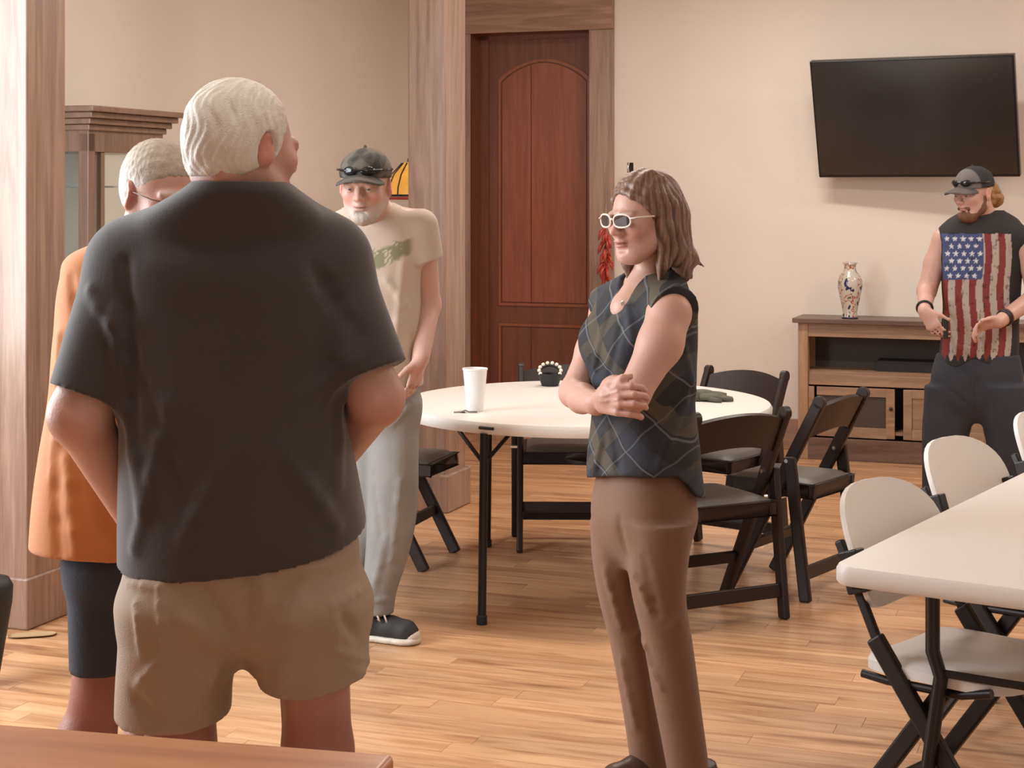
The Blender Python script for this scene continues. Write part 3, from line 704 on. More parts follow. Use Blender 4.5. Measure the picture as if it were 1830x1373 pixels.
# ================================================================== people: smooth surfaces grown from distance fields
def axis(lo, hi, coarse, fine=()):
    out = [lo]
    while out[-1] < hi:
        s = coarse
        for a, b_, f in fine:
            if a <= out[-1] < b_: s = min(s, f)
        out.append(out[-1] + s)
    return np.array(out, np.float32)
class Field:
    def __init__(s, lo, hi, coarse, fx=(), fy=(), fz=()):
        s.ax = [axis(lo[0], hi[0], coarse, fx), axis(lo[1], hi[1], coarse, fy), axis(lo[2], hi[2], coarse, fz)]
        s.D = np.full([len(a) for a in s.ax], .5, np.float32)
    def region(s, lo, hi):
        sl = []
        for i in range(3):
            a = np.searchsorted(s.ax[i], lo[i]); b = np.searchsorted(s.ax[i], hi[i]); sl.append(slice(max(a - 1, 0), min(b + 1, len(s.ax[i]))))
        X = s.ax[0][sl[0]][:, None, None]; Y = s.ax[1][sl[1]][None, :, None]; Z = s.ax[2][sl[2]][None, None, :]
        return tuple(sl), X, Y, Z
    def op(s, fn, lo, hi, k=.02, mode='u'):
        m = k + .012
        if mode == 'i': lo, hi = [a[0] for a in s.ax], [a[-1] for a in s.ax]; m = 0
        sl, X, Y, Z = s.region([a - m for a in lo], [a + m for a in hi])
        if 0 in [q.stop - q.start for q in sl]: return s
        d = fn(X, Y, Z).astype(np.float32); E = s.D[sl]
        if mode == 'u':
            h = np.maximum(k - np.abs(E - d), 0) / k if k > 0 else 0; s.D[sl] = np.minimum(E, d) - h * h * k * .25
        elif mode == 's':
            d = -d; h = np.maximum(k - np.abs(E - d), 0) / k if k > 0 else 0; s.D[sl] = np.maximum(E, d) + h * h * k * .25
        elif mode == 'i':
            h = np.maximum(k - np.abs(E - d), 0) / k if k > 0 else 0; s.D[sl] = np.maximum(E, d) + h * h * k * .25
        elif mode == 'add': s.D[sl] = E + d
        return s
    def cap(s, a, b, r1, r2=None, k=.02, mode='u', squash=None, flat=False):
        a, b = np.array(a, float), np.array(b, float); r2 = r1 if r2 is None else r2; ba = b - a; L2 = ba.dot(ba) + 1e-12; bd = ba / math.sqrt(L2)
        sq = None
        if squash: sq = np.array(squash[0], float); sq -= sq.dot(bd) * bd; sq /= np.linalg.norm(sq); sf = squash[1]
        def fn(X, Y, Z):
            dx, dy, dz = X - a[0], Y - a[1], Z - a[2]
            t = np.clip((dx * ba[0] + dy * ba[1] + dz * ba[2]) / L2, 0, 1)
            ex, ey, ez = dx - t * ba[0], dy - t * ba[1], dz - t * ba[2]
            if sq is not None:
                q = (ex * sq[0] + ey * sq[1] + ez * sq[2]) * (1 / sf - 1); ex = ex + q * sq[0]; ey = ey + q * sq[1]; ez = ez + q * sq[2]
            d = np.sqrt(ex * ex + ey * ey + ez * ez) - (r1 + (r2 - r1) * t)
            if flat:
                al = (dx * bd[0] + dy * bd[1] + dz * bd[2]); d = np.maximum(d, al - math.sqrt(L2))
            return d
        R = max(r1, r2) * max(1, (squash[1] if squash else 1))
        return s.op(fn, np.minimum(a, b) - R, np.maximum(a, b) + R, k, mode)
    def chain(s, pts, rs, k=.02, **kw):
        for i in range(len(pts) - 1): s.cap(pts[i], pts[i + 1], rs[i], rs[i + 1], k, **kw)
        return s
    def ell(s, c, r, R=None, k=.02, mode='u', extra=None):
        c = np.array(c, float); R = np.eye(3) if R is None else np.array(R)
        def fn(X, Y, Z):
            dx, dy, dz = X - c[0], Y - c[1], Z - c[2]
            q = [dx * R[0][i] + dy * R[1][i] + dz * R[2][i] for i in range(3)]
            k0 = np.sqrt(sum((q[i] / r[i]) ** 2 for i in range(3))) + 1e-9; k1 = np.sqrt(sum((q[i] / r[i] ** 2) ** 2 for i in range(3))) + 1e-9
            d = k0 * (k0 - 1) / k1
            if extra: d = extra(d, q)
            return d
        e = np.sqrt(((R ** 2) * (np.array(r) ** 2)[None, :]).sum(1))
        return s.op(fn, c - e, c + e, k, mode)
    def stack(s, rows, yaw=0., n=2.3, k=.03, mode='u', capk=None):
        """rows: (z, cx, cy, rx, ry) elliptical slices; yaw turns rx axis; superellipse power n"""
        rows = sorted(rows); r = np.array(rows, float); z = r[:, 0]
        zz = np.linspace(z[0], z[-1], 80); t = []
        for c in range(1, 5):
            m = np.gradient(r[:, c], z); i = np.clip(np.searchsorted(z, zz) - 1, 0, len(z) - 2); h = z[i + 1] - z[i]; u = (zz - z[i]) / h
            t.append((2 * u ** 3 - 3 * u ** 2 + 1) * r[i, c] + (u ** 3 - 2 * u ** 2 + u) * h * m[i] + (-2 * u ** 3 + 3 * u ** 2) * r[i + 1, c] + (u ** 3 - u ** 2) * h * m[i + 1])
        ca, sa = math.cos(yaw), math.sin(yaw)
        def fn(X, Y, Z):
            cx, cy, rx, ry = [np.interp(Z, zz, q) for q in t]
            dx, dy = X - cx, Y - cy; a = np.abs(dx * ca + dy * sa) / rx; b = np.abs(-dx * sa + dy * ca) / ry
            g = (a ** n + b ** n + 1e-9) ** (1 / n); d = (g - 1) * np.minimum(rx, ry)
            return np.maximum(d, np.maximum(Z - z[-1], z[0] - Z))
        R = max(r[:, 3].max(), r[:, 4].max()) * 1.05
        return s.op(fn, (r[:, 1].min() - R, r[:, 2].min() - R, z[0]), (r[:, 1].max() + R, r[:, 2].max() + R, z[-1]), k, mode)
    def plane(s, p, nrm, k=.0, mode='i'):
        """keep the side the normal points away from"""
        p = np.array(p, float); nn = np.array(nrm, float); nn /= np.linalg.norm(nn)
        return s.op(lambda X, Y, Z: (X - p[0]) * nn[0] + (Y - p[1]) * nn[1] + (Z - p[2]) * nn[2], None, None, k, 'i')
    def fold(s, a, b, width, depth, mode=1):
        """raised (depth>0) or pressed (depth<0) crease along a segment"""
        a, b = np.array(a, float), np.array(b, float); ba = b - a; L2 = ba.dot(ba) + 1e-9
        def fn(X, Y, Z):
            dx, dy, dz = X - a[0], Y - a[1], Z - a[2]; t = np.clip((dx * ba[0] + dy * ba[1] + dz * ba[2]) / L2, 0, 1)
            e = (dx - t * ba[0]) ** 2 + (dy - t * ba[1]) ** 2 + (dz - t * ba[2]) ** 2
            return -1.25 * depth * np.exp(-e / (width * .9) ** 2) 
        m = width * 2.5
        sl, X, Y, Z = s.region(np.minimum(a, b) - m, np.maximum(a, b) + m)
        if 0 in [q.stop - q.start for q in sl]: return s
        s.D[sl] += fn(X, Y, Z).astype(np.float32); return s
    def hit(s, px, py, y0, y1):
        for Y in np.arange(y0, y1, .006):
            q = P(px, py, Y); i = [int(np.clip(np.searchsorted(s.ax[k], q[k]), 1, len(s.ax[k]) - 1)) for k in range(3)]
            if s.D[i[0], i[1], i[2]] < 0: return q
        return None
    def pf(s, a, b, width, depth):
        """crease that follows the cloth surface between two sight lines"""
        prev = None; n = 4
        for k in range(n + 1):
            t = k / n; q = s.hit(a[0] + (b[0] - a[0]) * t, a[1] + (b[1] - a[1]) * t, min(a[2], b[2]) - .35, max(a[2], b[2]) + .35)
            if q is not None and prev is not None: s.fold(prev, q, width, depth * .75)
            prev = q
        return s
    def ripple(s, amp, scale, seed=0, lo=None, hi=None):
        lo = lo or [a[0] for a in s.ax]; hi = hi or [a[-1] for a in s.ax]
        sl, X, Y, Z = s.region(lo, hi); r = np.random.RandomState(seed); d = 0
        for i in range(4):
            v = r.normal(size=3) * scale * (1, 1, .55); p = r.uniform(0, 6.28, 3); u = r.normal(size=3) * scale * .6
            d = d + np.sin(v[0] * X + v[1] * Y + v[2] * Z + p[0] + 1.3 * np.sin(u[0] * X + u[1] * Y + u[2] * Z + p[1]))
        s.D[sl] += (d * amp / 2.5).astype(np.float32); return s
    def mesh(s):
        D = s.D; ins = D < 0
        n0, n1, n2 = D.shape
        c = np.zeros((n0 - 1, n1 - 1, n2 - 1), np.uint8)
        for i in (0, 1):
            for j in (0, 1):
                for k in (0, 1): c += ins[i:n0 - 1 + i, j:n1 - 1 + j, k:n2 - 1 + k]
        act = (c > 0) & (c < 8); I = np.argwhere(act); N = len(I)
        idx = np.full(act.shape, -1, np.int64); idx[act] = np.arange(N)
        acc = np.zeros((N, 3)); cnt = np.zeros(N)
        cor = [(i, j, k) for i in (0, 1) for j in (0, 1) for k in (0, 1)]
        A0, A1, A2 = s.ax
        vals = {q: D[I[:, 0] + q[0], I[:, 1] + q[1], I[:, 2] + q[2]] for q in cor}
        pos = {q: np.stack([A0[I[:, 0] + q[0]], A1[I[:, 1] + q[1]], A2[I[:, 2] + q[2]]], 1) for q in cor}
        for q in cor:
            for a in range(3):
                if q[a] == 0:
                    p = list(q); p[a] = 1; p = tuple(p)
                    va, vb = vals[q], vals[p]; m = (va < 0) != (vb < 0)
                    t = va / (va - vb + 1e-20)
                    acc[m] += (pos[q] + (pos[p] - pos[q]) * t[:, None])[m]; cnt[m] += 1
        V = acc / cnt[:, None]; Fs = []
        for a in range(3):
            s0 = [slice(None)] * 3; s1 = [slice(None)] * 3
            s0[a] = slice(0, D.shape[a] - 1); s1[a] = slice(1, D.shape[a])
            e = ins[tuple(s0)] != ins[tuple(s1)]; b, c_ = [x for x in range(3) if x != a]
            E = np.argwhere(e); E = E[(E[:, b] > 0) & (E[:, c_] > 0) & (E[:, b] < D.shape[b] - 1) & (E[:, c_] < D.shape[c_] - 1)]
            def cell(db, dc):
                q = E.copy(); q[:, b] -= db; q[:, c_] -= dc; return idx[q[:, 0], q[:, 1], q[:, 2]]
            quad = np.stack([cell(1, 1), cell(0, 1), cell(0, 0), cell(1, 0)], 1)
            flip = ins[E[:, 0], E[:, 1], E[:, 2]]
            if a == 1: flip = ~flip
            quad[~flip] = quad[~flip][:, ::-1]
            Fs.append(quad)
        return V, np.concatenate(Fs)
    def build(s, name, m, root, colfn=None):
        V, Q = s.mesh(); top = root
        while top.parent: top = top.parent
        base = np.array(top.location)
        me = bpy.data.meshes.new(name)
        me.vertices.add(len(V)); me.vertices.foreach_set('co', (V - base).astype(np.float32).ravel())
        me.loops.add(len(Q) * 4); me.loops.foreach_set('vertex_index', Q.astype(np.int32).ravel())
        me.polygons.add(len(Q)); me.polygons.foreach_set('loop_start', np.arange(0, len(Q) * 4, 4, dtype=np.int32))
        me.polygons.foreach_set('use_smooth', np.ones(len(Q), bool)); me.update(calc_edges=True); me.validate()
        me.materials.append(m)
        if colfn is not None:
            C_ = colfn(V); at = me.color_attributes.new('Col', 'FLOAT_COLOR', 'POINT')
            at.data.foreach_set('color', np.concatenate([C_, np.ones((len(V), 1))], 1).astype(np.float32).ravel())
        o = bpy.data.objects.new(name, me); col.objects.link(o); o.parent = root
        return o

def vnoise(V, scale, seed=0):
    r = np.random.RandomState(seed); d = 0
    for i in range(5):
        v = r.normal(size=3) * scale; u = r.normal(size=3) * scale * .7; p = r.uniform(0, 6.28, 2)
        d = d + np.sin(V @ v + p[0] + 1.5 * np.sin(V @ u + p[1]))
    return d / 5
def mixc(a, b, t): return np.asarray(a) * (1 - t)[:, None] + np.asarray(b) * t[:, None]
def sstep(x, a, b): t = np.clip((x - a) / (b - a), 0, 1); return t * t * (3 - 2 * t)

class Head:
    """local frame: +x his right, +y face, +z crown; psi measured clockwise from +Y; origin between the ears"""
    def __init__(s, c, psi, pitch=0., roll=0., S=1.):
        Rz = Matrix.Rotation(-rad(psi), 3, 'Z'); Rx = Matrix.Rotation(-rad(pitch), 3, 'X'); Ry = Matrix.Rotation(rad(roll), 3, 'Y')
        s.R = np.array(Rz @ Rx @ Ry); s.c = np.array(c, float); s.S = S
    def w(s, p): return s.c + s.R @ (np.array(p, float) * s.S)
    def loc(s, V): return ((V - s.c) @ s.R) / s.S
    def e(s, f, c, r, k=.012, mode='u', Rl=None, extra=None):
        R = s.R if Rl is None else s.R @ np.array(Rl)
        f.ell(s.w(c), [q * s.S for q in r], R, k * s.S, mode, extra)
    def cp(s, f, a, b, r1, r2=None, k=.012, mode='u', **kw):
        f.cap(s.w(a), s.w(b), r1 * s.S, (r2 or r1) * s.S, k * s.S, mode, **kw)
    def skull(s, f, fem=False, ears=(1, 1)):
        s.e(f, (0, -.018, .038), (.074, .094, .080), .02)
        s.e(f, (0, .022, -.012), (.066 if not fem else .062, .066, .088), .03)
        s.e(f, (0, .034, -.062), (.052 if not fem else .046, .050, .050), .025)
        s.e(f, (0, .066, -.098), (.024 if not fem else .018, .022, .018), .03)
        for x in (-1, 1):
            s.cp(f, (x * .056, -.005, -.05), (x * .026, .055, -.098), .020, .016, .03)
            s.e(f, (x * .040, .062, -.018), (.024, .022, .022), .025)       # cheekbone
            s.e(f, (x * .032, .096, .004), (.019, .014, .013), .010, 's')   # socket
            s.e(f, (x * .032, .0800, .002), (.0140, .0110, .0115), .004)
            s.e(f, (x * .032, .0815, .0078), (.0150, .0130, .0078), .002)     # upper lid
            s.e(f, (x * .032, .0810, -.0058), (.0140, .0122, .0058), .002)     # lower lid
            s.cp(f, (x * .012, .090, .021), (x * .046, .078, .019), .009 if not fem else .006, .007 if not fem else .005, .014)   # brow
        s.cp(f, (0, .084, .014), (0, .110, -.026), .008, .0115, .012)
        for x in (-1, 1): s.e(f, (x * .0125, .100, -.031), (.008, .010, .007), .008)
        s.e(f, (0, .090, -.045), (.012, .010, .014), .012)
        s.e(f, (0, .0905, -.0545), (.023, .011, .0052), .006)
        s.e(f, (0, .0890, -.0665), (.020, .011, .0062), .006)
        s.cp(f, (-.024, .093, -.0605), (.024, .093, -.0605), .0022, None, .004, 's')
        s.e(f, (0, .088, -.079), (.018, .010, .006), .010, 's')
        for x, on in ((1, ears[0]), (-1, ears[1])):
            if not on: continue
            c_, s_ = math.cos(rad(22)) , math.sin(rad(22)) * x
            Rl = [[c_, s_ * 1, 0], [-s_ * 1, c_, 0], [0, 0, 1]]
            s.e(f, (x * .079, -.014, -.004), (.008, .020, .034), .008, Rl=Rl)
            s.e(f, (x * .087, -.010, .002), (.006, .011, .019), .006, 's', Rl=Rl)
            s.cp(f, (x * .079, -.002, -.004), (x * .081, -.006, -.022), .006, .0065, .006)
    def neck(s, f, base, r1=.056, r2=.062, k=.03):
        f.cap(s.w((0, -.028, -.045)), base, r1 * s.S, r2, k)
    def eyes(s, root, white=(.62, .56, .52), iris=(.06, .07, .07)):
        wm = mat('eye_white', white, .15); im = mat('eye_iris', iris, .1)
        for x in (-1, 1):
            c = s.w((x * .032, .0812, .001)) - np.array(root.location)
            mb = MB().sphere((0, 0, 0), .0115 * s.S, 16)
            o = mb.build('eye', wm, root, smooth=True, loc=Vector(c)); o.data.materials.append(im)
            d = Vector(s.R @ np.array((0, 1, -.22))).normalized()
            for p in o.data.polygons:
                if p.normal.dot(d) > .83: p.material_index = 1
SKIN = lambda n, **k: mat(n, (.5, .3, .2), .48, attr=True, bump=(220, .10), sss=.12, **k)
def face_col(hd, V, base, lip, red, extra=None, brow=(.30, .2, .14), browamt=.6, ruddy=.5):
    q = hd.loc(V); C_ = np.tile(np.array(base, float), (len(V), 1))
    n = vnoise(V, 90, 3) * .5 + .5; C_ = mixc(C_, red, .18 * n)
    def blob(c, r): return np.exp(-(((q - np.array(c)) / np.array(r)) ** 2).sum(1))
    for x in (-1, 1):
        C_ = mixc(C_, red, ruddy * blob((x * .042, .075, -.03), (.022, .03, .02)))
        C_ = mixc(C_, red, .7 * sstep(blob((x * .083, -.012, 0), (.012, .026, .036)), .2, .6))
        b = np.minimum(np.abs(q[:, 0] * x - .031) / .021, 1.5); yy = q[:, 2] - (.0225 + .004 * (1 - ((q[:, 0] * x - .03) / .02) ** 2))
        C_ = mixc(C_, brow, browamt * sstep(1.15 - b, 0, .25) * np.exp(-(yy / .0042) ** 2) * (q[:, 1] > .05))
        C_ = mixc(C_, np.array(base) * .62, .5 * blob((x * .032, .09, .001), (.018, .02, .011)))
    C_ = mixc(C_, red, ruddy * blob((0, .11, -.026), (.014, .02, .016)))
    m = np.exp(-((q[:, 2] + .0605) / .0085) ** 2) * sstep(.025 - np.abs(q[:, 0]), 0, .008) * (q[:, 1] > .08)
    C_ = mixc(C_, lip, .75 * m)
    m = np.exp(-((q[:, 2] + .0605) / .0020) ** 2) * sstep(.025 - np.abs(q[:, 0]), 0, .006) * (q[:, 1] > .07)
    C_ = mixc(C_, np.array(lip) * .4, .8 * m)
    if extra:
        E = extra(q, C_.copy()); near = sstep(.20 - np.linalg.norm(q, axis=1), 0, .02); return C_ * (1 - near)[:, None] + E * near[:, None]
    return C_
def npv(v): return np.array(v, float)
def hand(f, wrist, palm_dir, finger_dir2, thumb_side, S=1., curl=.6, spread=.0, r=.0088, thumb_dir=None, curl_axis=None):
    """palm from wrist along palm_dir; thumb_side: unit vector toward the thumb; fingers curl toward finger_dir2"""
    w_ = npv(wrist); d = npv(palm_dir); d /= np.linalg.norm(d); t = npv(thumb_side); t -= t.dot(d) * d; t /= np.linalg.norm(t)
    c = npv(finger_dir2); c -= c.dot(d) * d; c /= np.linalg.norm(c)
    f.cap(w_, w_ + d * .03 * S, .026 * S, .030 * S, .02, squash=(c, .62))
    kn = []
    for i in range(4):
        off = (.030 - i * .0195) * S; L = (.086, .092, .088, .078)[i] * S
        k0 = w_ + d * L + t * off; kn.append(k0)
        f.cap(w_ + d * .022 * S + t * off * .7, k0, .0125 * S, .0105 * S, .014)
    for i in range(4):
        l1, l2, l3 = [(.042, .026, .020), (.046, .029, .021), (.043, .027, .021), (.034, .021, .018)][i]
        p = kn[i]; a = curl * 1.0; dirs = []
        for L, cc in ((l1, curl * .55), (l2, curl * 1.25), (l3, curl * 1.75)):
            v = d * math.cos(cc) + c * math.sin(cc) + t * spread * (1.5 - i); v /= np.linalg.norm(v)
            q = p + v * L * S; f.cap(p, q, r * S, r * S * .9, .0045); p = q
    tb = w_ + d * .022 * S + t * .024 * S
    td_ = npv(thumb_dir) if thumb_dir is not None else d * .75 + t * .55 + c * .35
    td_ /= np.linalg.norm(td_); p1 = tb + td_ * .042 * S + t * .004; v2 = td_ * .8 + d * .3 + c * .1 * curl; v2 /= np.linalg.norm(v2)
    f.cap(tb, p1, .0155 * S, .0115 * S, .014); p2 = p1 + v2 * .03 * S; f.cap(p1, p2, .011 * S, .0100 * S, .006); f.cap(p2, p2 + v2 * .022 * S, .0098 * S, .0085 * S, .005)
def shoe(root, name, ankle, toe_dir, L, m, sole_m, S=1.):
    """simple low shoe with sole; ankle = point on floor under the ankle"""
    a = npv(ankle); d = npv(toe_dir); d[2] = 0; d /= np.linalg.norm(d); sd = np.array((-d[1], d[0], 0))
    f = Field(a - .32, a + .32, .008); 
    z = np.array((0, 0, 1.))
    f.chain([a - d * .05 + z * .05, a + d * .06 + z * .045, a + d * (L * .55) + z * .034, a + d * (L - .09) + z * .030], [.044, .044, .044, .036], .02, squash=(sd, .92))
    f.cap(a + z * .05 - d * .03, a + z * .10 - d * .025, .044, .046, .02)
    f.plane(a + z * .018, -z)
    f.plane(a + z * .105, z)
    o = f.build(name, m, root)
    g = Field(a - .32, a + .32, .008)
    g.chain([a - d * .05 + z * .02, a + d * .06 + z * .02, a + d * (L * .55) + z * .02, a + d * (L - .09) + z * .02], [.050, .046, .050, .042], .02)
    g.plane(a + z * .024, z); g.plane(a + z * .001, -z)
    g.build('sole', sole_m, o); return o

# ------------------------------------------------------------------ man in the black shirt (back view)
def man_black():
    Y0 = 3.26
    root = empty('person', (P(430, 500, Y0).x, Y0, 0), 0, 'white haired man seen from behind in black t-shirt and khaki shorts', 'person')
    hd = Head(P(438, 266, 3.24), 44, 4, 0, 1.05)
    sk = SKIN('ruddy_skin')
    xs = [P(85, 0, 3.2).x - .03, P(735, 0, 3.2).x + .03]
    f = Field((xs[0], 2.85, -.01), (xs[1], 3.75, 1.86), .009, fx=[(P(330, 0, 3.2).x, P(540, 0, 3.2).x, .0045)], fz=[(1.52, 1.86, .0045)])
    nb = P(432, 372, 3.28)
    hd.skull(f); hd.neck(f, nb, .056, .062)
    hd.cp(f, (-.03, -.066, -.050), (.03, -.066, -.050), .024, None, .04)      # nape
    hd.cp(f, (.04, .02, -.085), (.0, .06, -.11), .03, .026, .03)
    f.cap(nb, P(430, 900, 3.3), .06, .10, .04)
    Ls, Rs = P(240, 482, 3.30), P(582, 478, 3.34)
    f.cap(nb, Ls, .06, .06, .04); f.cap(nb, Rs, .06, .06, .04)
    Le, Lw = P(142, 742, 3.24), P(250, 935, 3.52)
    f.chain([Ls, Le, Lw], [.062, .056, .040], .03)
    Re, Rw = P(673, 712, 3.28), P(592, 830, 3.55)
    f.chain([Rs, Re, Rw], [.062, .050, .038], .03)
    hand(f, Lw, (.5, .5, -.35), (.1, .8, .3), (.3, .2, .9), 1.05, .7)
    hand(f, Rw, (-.5, .55, -.35), (-.1, .8, .3), (-.3, .2, .9), 1.05, .7)
    for x, y, xk in ((322, 3.27, 322), (567, 3.27, 568)):
        kn, an = P(xk, 1345, 3.27), P(xk + (8 if x < 400 else -2), 1740, 3.30)
        f.chain([P(x + (8 if x < 400 else -8), 1150, y), kn], [.07, .066], .03)
        calf = kn.lerp(an, .32) + Vector((0, -.015, 0)); f.chain([kn, calf, kn.lerp(an, .75), an], [.064, .067, .046, .042], .03)
        f.cap(an, Vector((an.x, an.y + .12, .04)), .036, .03, .03)
    def xt(q, C_):
        C_ = mixc(C_, (.50, .17, .11), .35 * sstep(-q[:, 2], .03, .09)); return C_
    def colr(V):
        C_ = face_col(hd, V, (.52, .29, .22), (.45, .16, .12), (.58, .21, .15), xt, (.6, .55, .5), .5, .4)
        leg = sstep(-V[:, 2], -.70, -.55); return mixc(C_, (.27, .105, .08), leg * .85)  # legs: ruddy skin, with the shading near the floor painted in as well
    f.build('body', sk, root, colr)
    # hair
    g = Field(hd.c - .16, hd.c + .16, .0038)
    hd.e(g, (0, -.022, .040), (.082, .102, .088), .01)
    hd.e(g, (0, -.060, -.010), (.068, .060, .075), .03)
    for x in (-1, 1): hd.e(g, (x * .06, -.03, .0), (.022, .05, .05), .03)
    q = g.region(*[[a[0] for a in g.ax], [a[-1] for a in g.ax]])[1:]
    X, Y, Z = q; dx, dy, dz = X - hd.c[0], Y - hd.c[1], Z - hd.c[2]
    lx, ly, lz = [(dx * hd.R[0][i] + dy * hd.R[1][i] + dz * hd.R[2][i]) / hd.S for i in range(3)]
    az = np.arctan2(lx, ly - .05); g.D += (.0011 * np.sin(az * 70 + 5 * np.sin(lz * 55) + 3 * np.sin(ly * 60)) + .0011 * np.sin(az * 38 + 4 * np.sin(lz * 35 + 1) + lx * 90)).astype(np.float32)
    line = np.maximum((-.058 + .55 * np.clip(ly + .06, 0, 1)) - lz, 0 * lz - 1)            # nape to temple
    line = np.maximum(line, (-.073 - lz))
    front = (ly - (.052 - .25 * np.clip(.06 - lz, 0, 1)))
    g.D = np.maximum(g.D, (np.maximum(line, front) * .9).astype(np.float32))
    for x in (-1, 1): hd.e(g, (x * .084, -.010, -.006), (.020, .024, .036), .004, 's')
    hm = mat('white_hair', (.8, .78, .72), .6, attr=True, bump=(300, .25))
    def hc(V):
        q = hd.loc(V); n = vnoise(q * [1, 1, .5], 240, 5) * .5 + .5; C_ = mixc(np.tile((.74, .71, .64), (len(V), 1)), (.50, .46, .41), n * .45)
        return mixc(C_, (.62, .42, .33), .45 * sstep(q[:, 1], .0, .06) * sstep(q[:, 2], .02, .08))
    g.build('hair', hm, root, hc)
    hd.eyes(root)
    # shirt
    g = Field((xs[0] - .02, 2.95, .80), (xs[1] + .02, 3.60, 1.66), .0055)
    def row(py, cpx, hw, ry, y=3.30): p = P(cpx, py, y); return (p.z, p.x, y, hw / F * y, ry)
    g.stack([row(326, 432, 84, .102, 3.238), row(338, 432, 100, .112, 3.242), row(360, 428, 132, .125, 3.262), row(390, 420, 172, .135, 3.285), row(425, 413, 192, .14), row(470, 411, 204, .152), row(560, 412, 206, .165, 3.31), row(660, 414, 200, .175, 3.32),
             row(760, 419, 203, .185, 3.33), row(860, 426, 211, .195, 3.34), row(950, 433, 219, .20, 3.34), row(1040, 437, 224, .20, 3.34)], 0, 2.35, .04)
    def sleeve(sh, el, r0, r1, frac):
        a, b = npv(sh), npv(el); e = a + (b - a) * frac
        g.cap(a, e, r0, r1, .05, flat=True)
        return a, e
    for sh, el, fr, r0, r1 in ((P(238, 478, 3.30), Le, .87, .086, .075), (P(584, 474, 3.33), Re, .83, .086, .082)):
        sleeve(sh, el, r0, r1, fr)
    g.cap(P(410, 385, 3.28), P(240, 470, 3.30), .05, .075, .05); g.cap(P(450, 385, 3.28), P(582, 466, 3.33), .05, .075, .05)
    g.ripple(.0035, 9, 2)
    for a, b, wd, dp in (((205, 560, 3.13), (250, 900, 3.14), .02, .008), ((225, 470, 3.14), (240, 800, 3.12), .016, -.007), ((620, 560, 3.15), (600, 860, 3.13), .02, .007), ((640, 640, 3.18), (560, 700, 3.12), .016, .006),
                         ((160, 520, 3.2), (235, 640, 3.14), .015, .006), ((300, 720, 3.12), (240, 980, 3.14), .018, .006), ((330, 960, 3.1), (420, 800, 3.1), .02, .005), ((600, 940, 3.14), (500, 800, 3.1), .02, .006), ((230, 620, 3.13), (330, 900, 3.1), .018, -.005), ((560, 480, 3.14), (640, 600, 3.2), .02, -.006)):
        g.pf(a, b, wd, dp)
    hp_ = P(215, 1003, 3.3); hq = P(655, 950, 3.3); hv = npv(hq - hp_); nrm = np.array((hv[2], .18 * hv[0], -hv[0])); g.plane(npv(hp_), nrm)
    g.build('t_shirt', mat('charcoal_cotton', (.040, .032, .033), .85, bump=(400, .15), sheen=.3), root)
    nk = MB(); cpt = []
    # shorts
    g = Field((P(200, 0, 3.3).x, 2.98, .5), (P(685, 0, 3.3).x, 3.62, .98), .006)
    def leg_rows(rows): return [(P(c, y, 3.32).z, P(c, y, 3.32).x, 3.31, h / F * 3.32, ry) for y, c, h, ry in rows]
    g.plane(P(440, 1130, 3.3), (0, 0, -1)) if False else None
    f2 = Field((P(200, 0, 3.3).x, 2.98, .5), (P(685, 0, 3.3).x, 3.62, .98), .006)
    f2.stack(leg_rows([(1000, 338, 70, .11), (1060, 333, 100, .155), (1130, 331, 110, .15), (1165, 327, 108, .145), (1205, 316, 99, .138), (1260, 312, 97, .132), (1330, 311, 95, .13)]), 0, 2.4, .02)
    f2.stack(leg_rows([(1000, 545, 70, .11), (1060, 550, 100, .155), (1130, 552, 108, .15), (1165, 556, 106, .145), (1205, 565, 99, .138), (1260, 572, 93, .132), (1330, 575, 90, .13)]), 0, 2.4, .02)
    g2 = Field((P(200, 0, 3.3).x, 2.98, .5), (P(685, 0, 3.3).x, 3.62, .98), .006)
    g2.stack([row(940, 436, 205, .18, 3.33), row(1020, 437, 206, .183, 3.33), row(1085, 439, 212, .170, 3.33), row(1140, 441, 165, .12, 3.33), row(1165, 441, 90, .06, 3.33)], 0, 2.5, .01)
    k = .05; h = np.maximum(k - np.abs(f2.D - g2.D), 0) / k; g2.D = np.minimum(f2.D, g2.D) - h * h * k * .25; g = g2
    g.ripple(.003, 14, 6)
    for a, b, wd, dp in (((443, 1010, 3.2), (443, 1140, 3.2), .008, -.009), ((228, 1042, 3.2), (284, 1050, 3.2), .008, .005), ((284, 1050, 3.2), (292, 1175, 3.2), .008, .006), ((292, 1175, 3.2), (240, 1230, 3.2), .010, .005), ((240, 1080, 3.2), (252, 1170, 3.2), .009, .005),
                         ((425, 1150, 3.2), (360, 1050, 3.2), .014, -.007), ((400, 1160, 3.2), (330, 1110, 3.2), .016, .005), ((460, 1150, 3.2), (530, 1040, 3.2), .014, -.006), ((595, 1085, 3.2), (650, 1050, 3.2), .008, .006), ((595, 1085, 3.2), (600, 1165, 3.2), .008, .005), ((600, 1165, 3.2), (655, 1180, 3.2), .008, .006), ((615, 1105, 3.2), (640, 1140, 3.2), .012, -.008),
                         ((540, 1080, 3.2), (500, 1240, 3.2), .02, .005), ((330, 1290, 3.2), (390, 1190, 3.2), .02, .006), ((235, 1240, 3.2), (280, 1290, 3.2), .014, -.006), ((620, 1190, 3.2), (655, 1210, 3.2), .010, .006), ((470, 1020, 3.2), (480, 1100, 3.2), .010, .006)):
        g.pf(a, b, wd, dp)
    # hems
    zl = P(0, 1296, 3.25).z; zr = P(0, 1252, 3.25).z; xm = P(443, 0, 3.3).x
    sl, X, Y, Z = g.region([a[0] for a in g.ax], [a[-1] for a in g.ax])
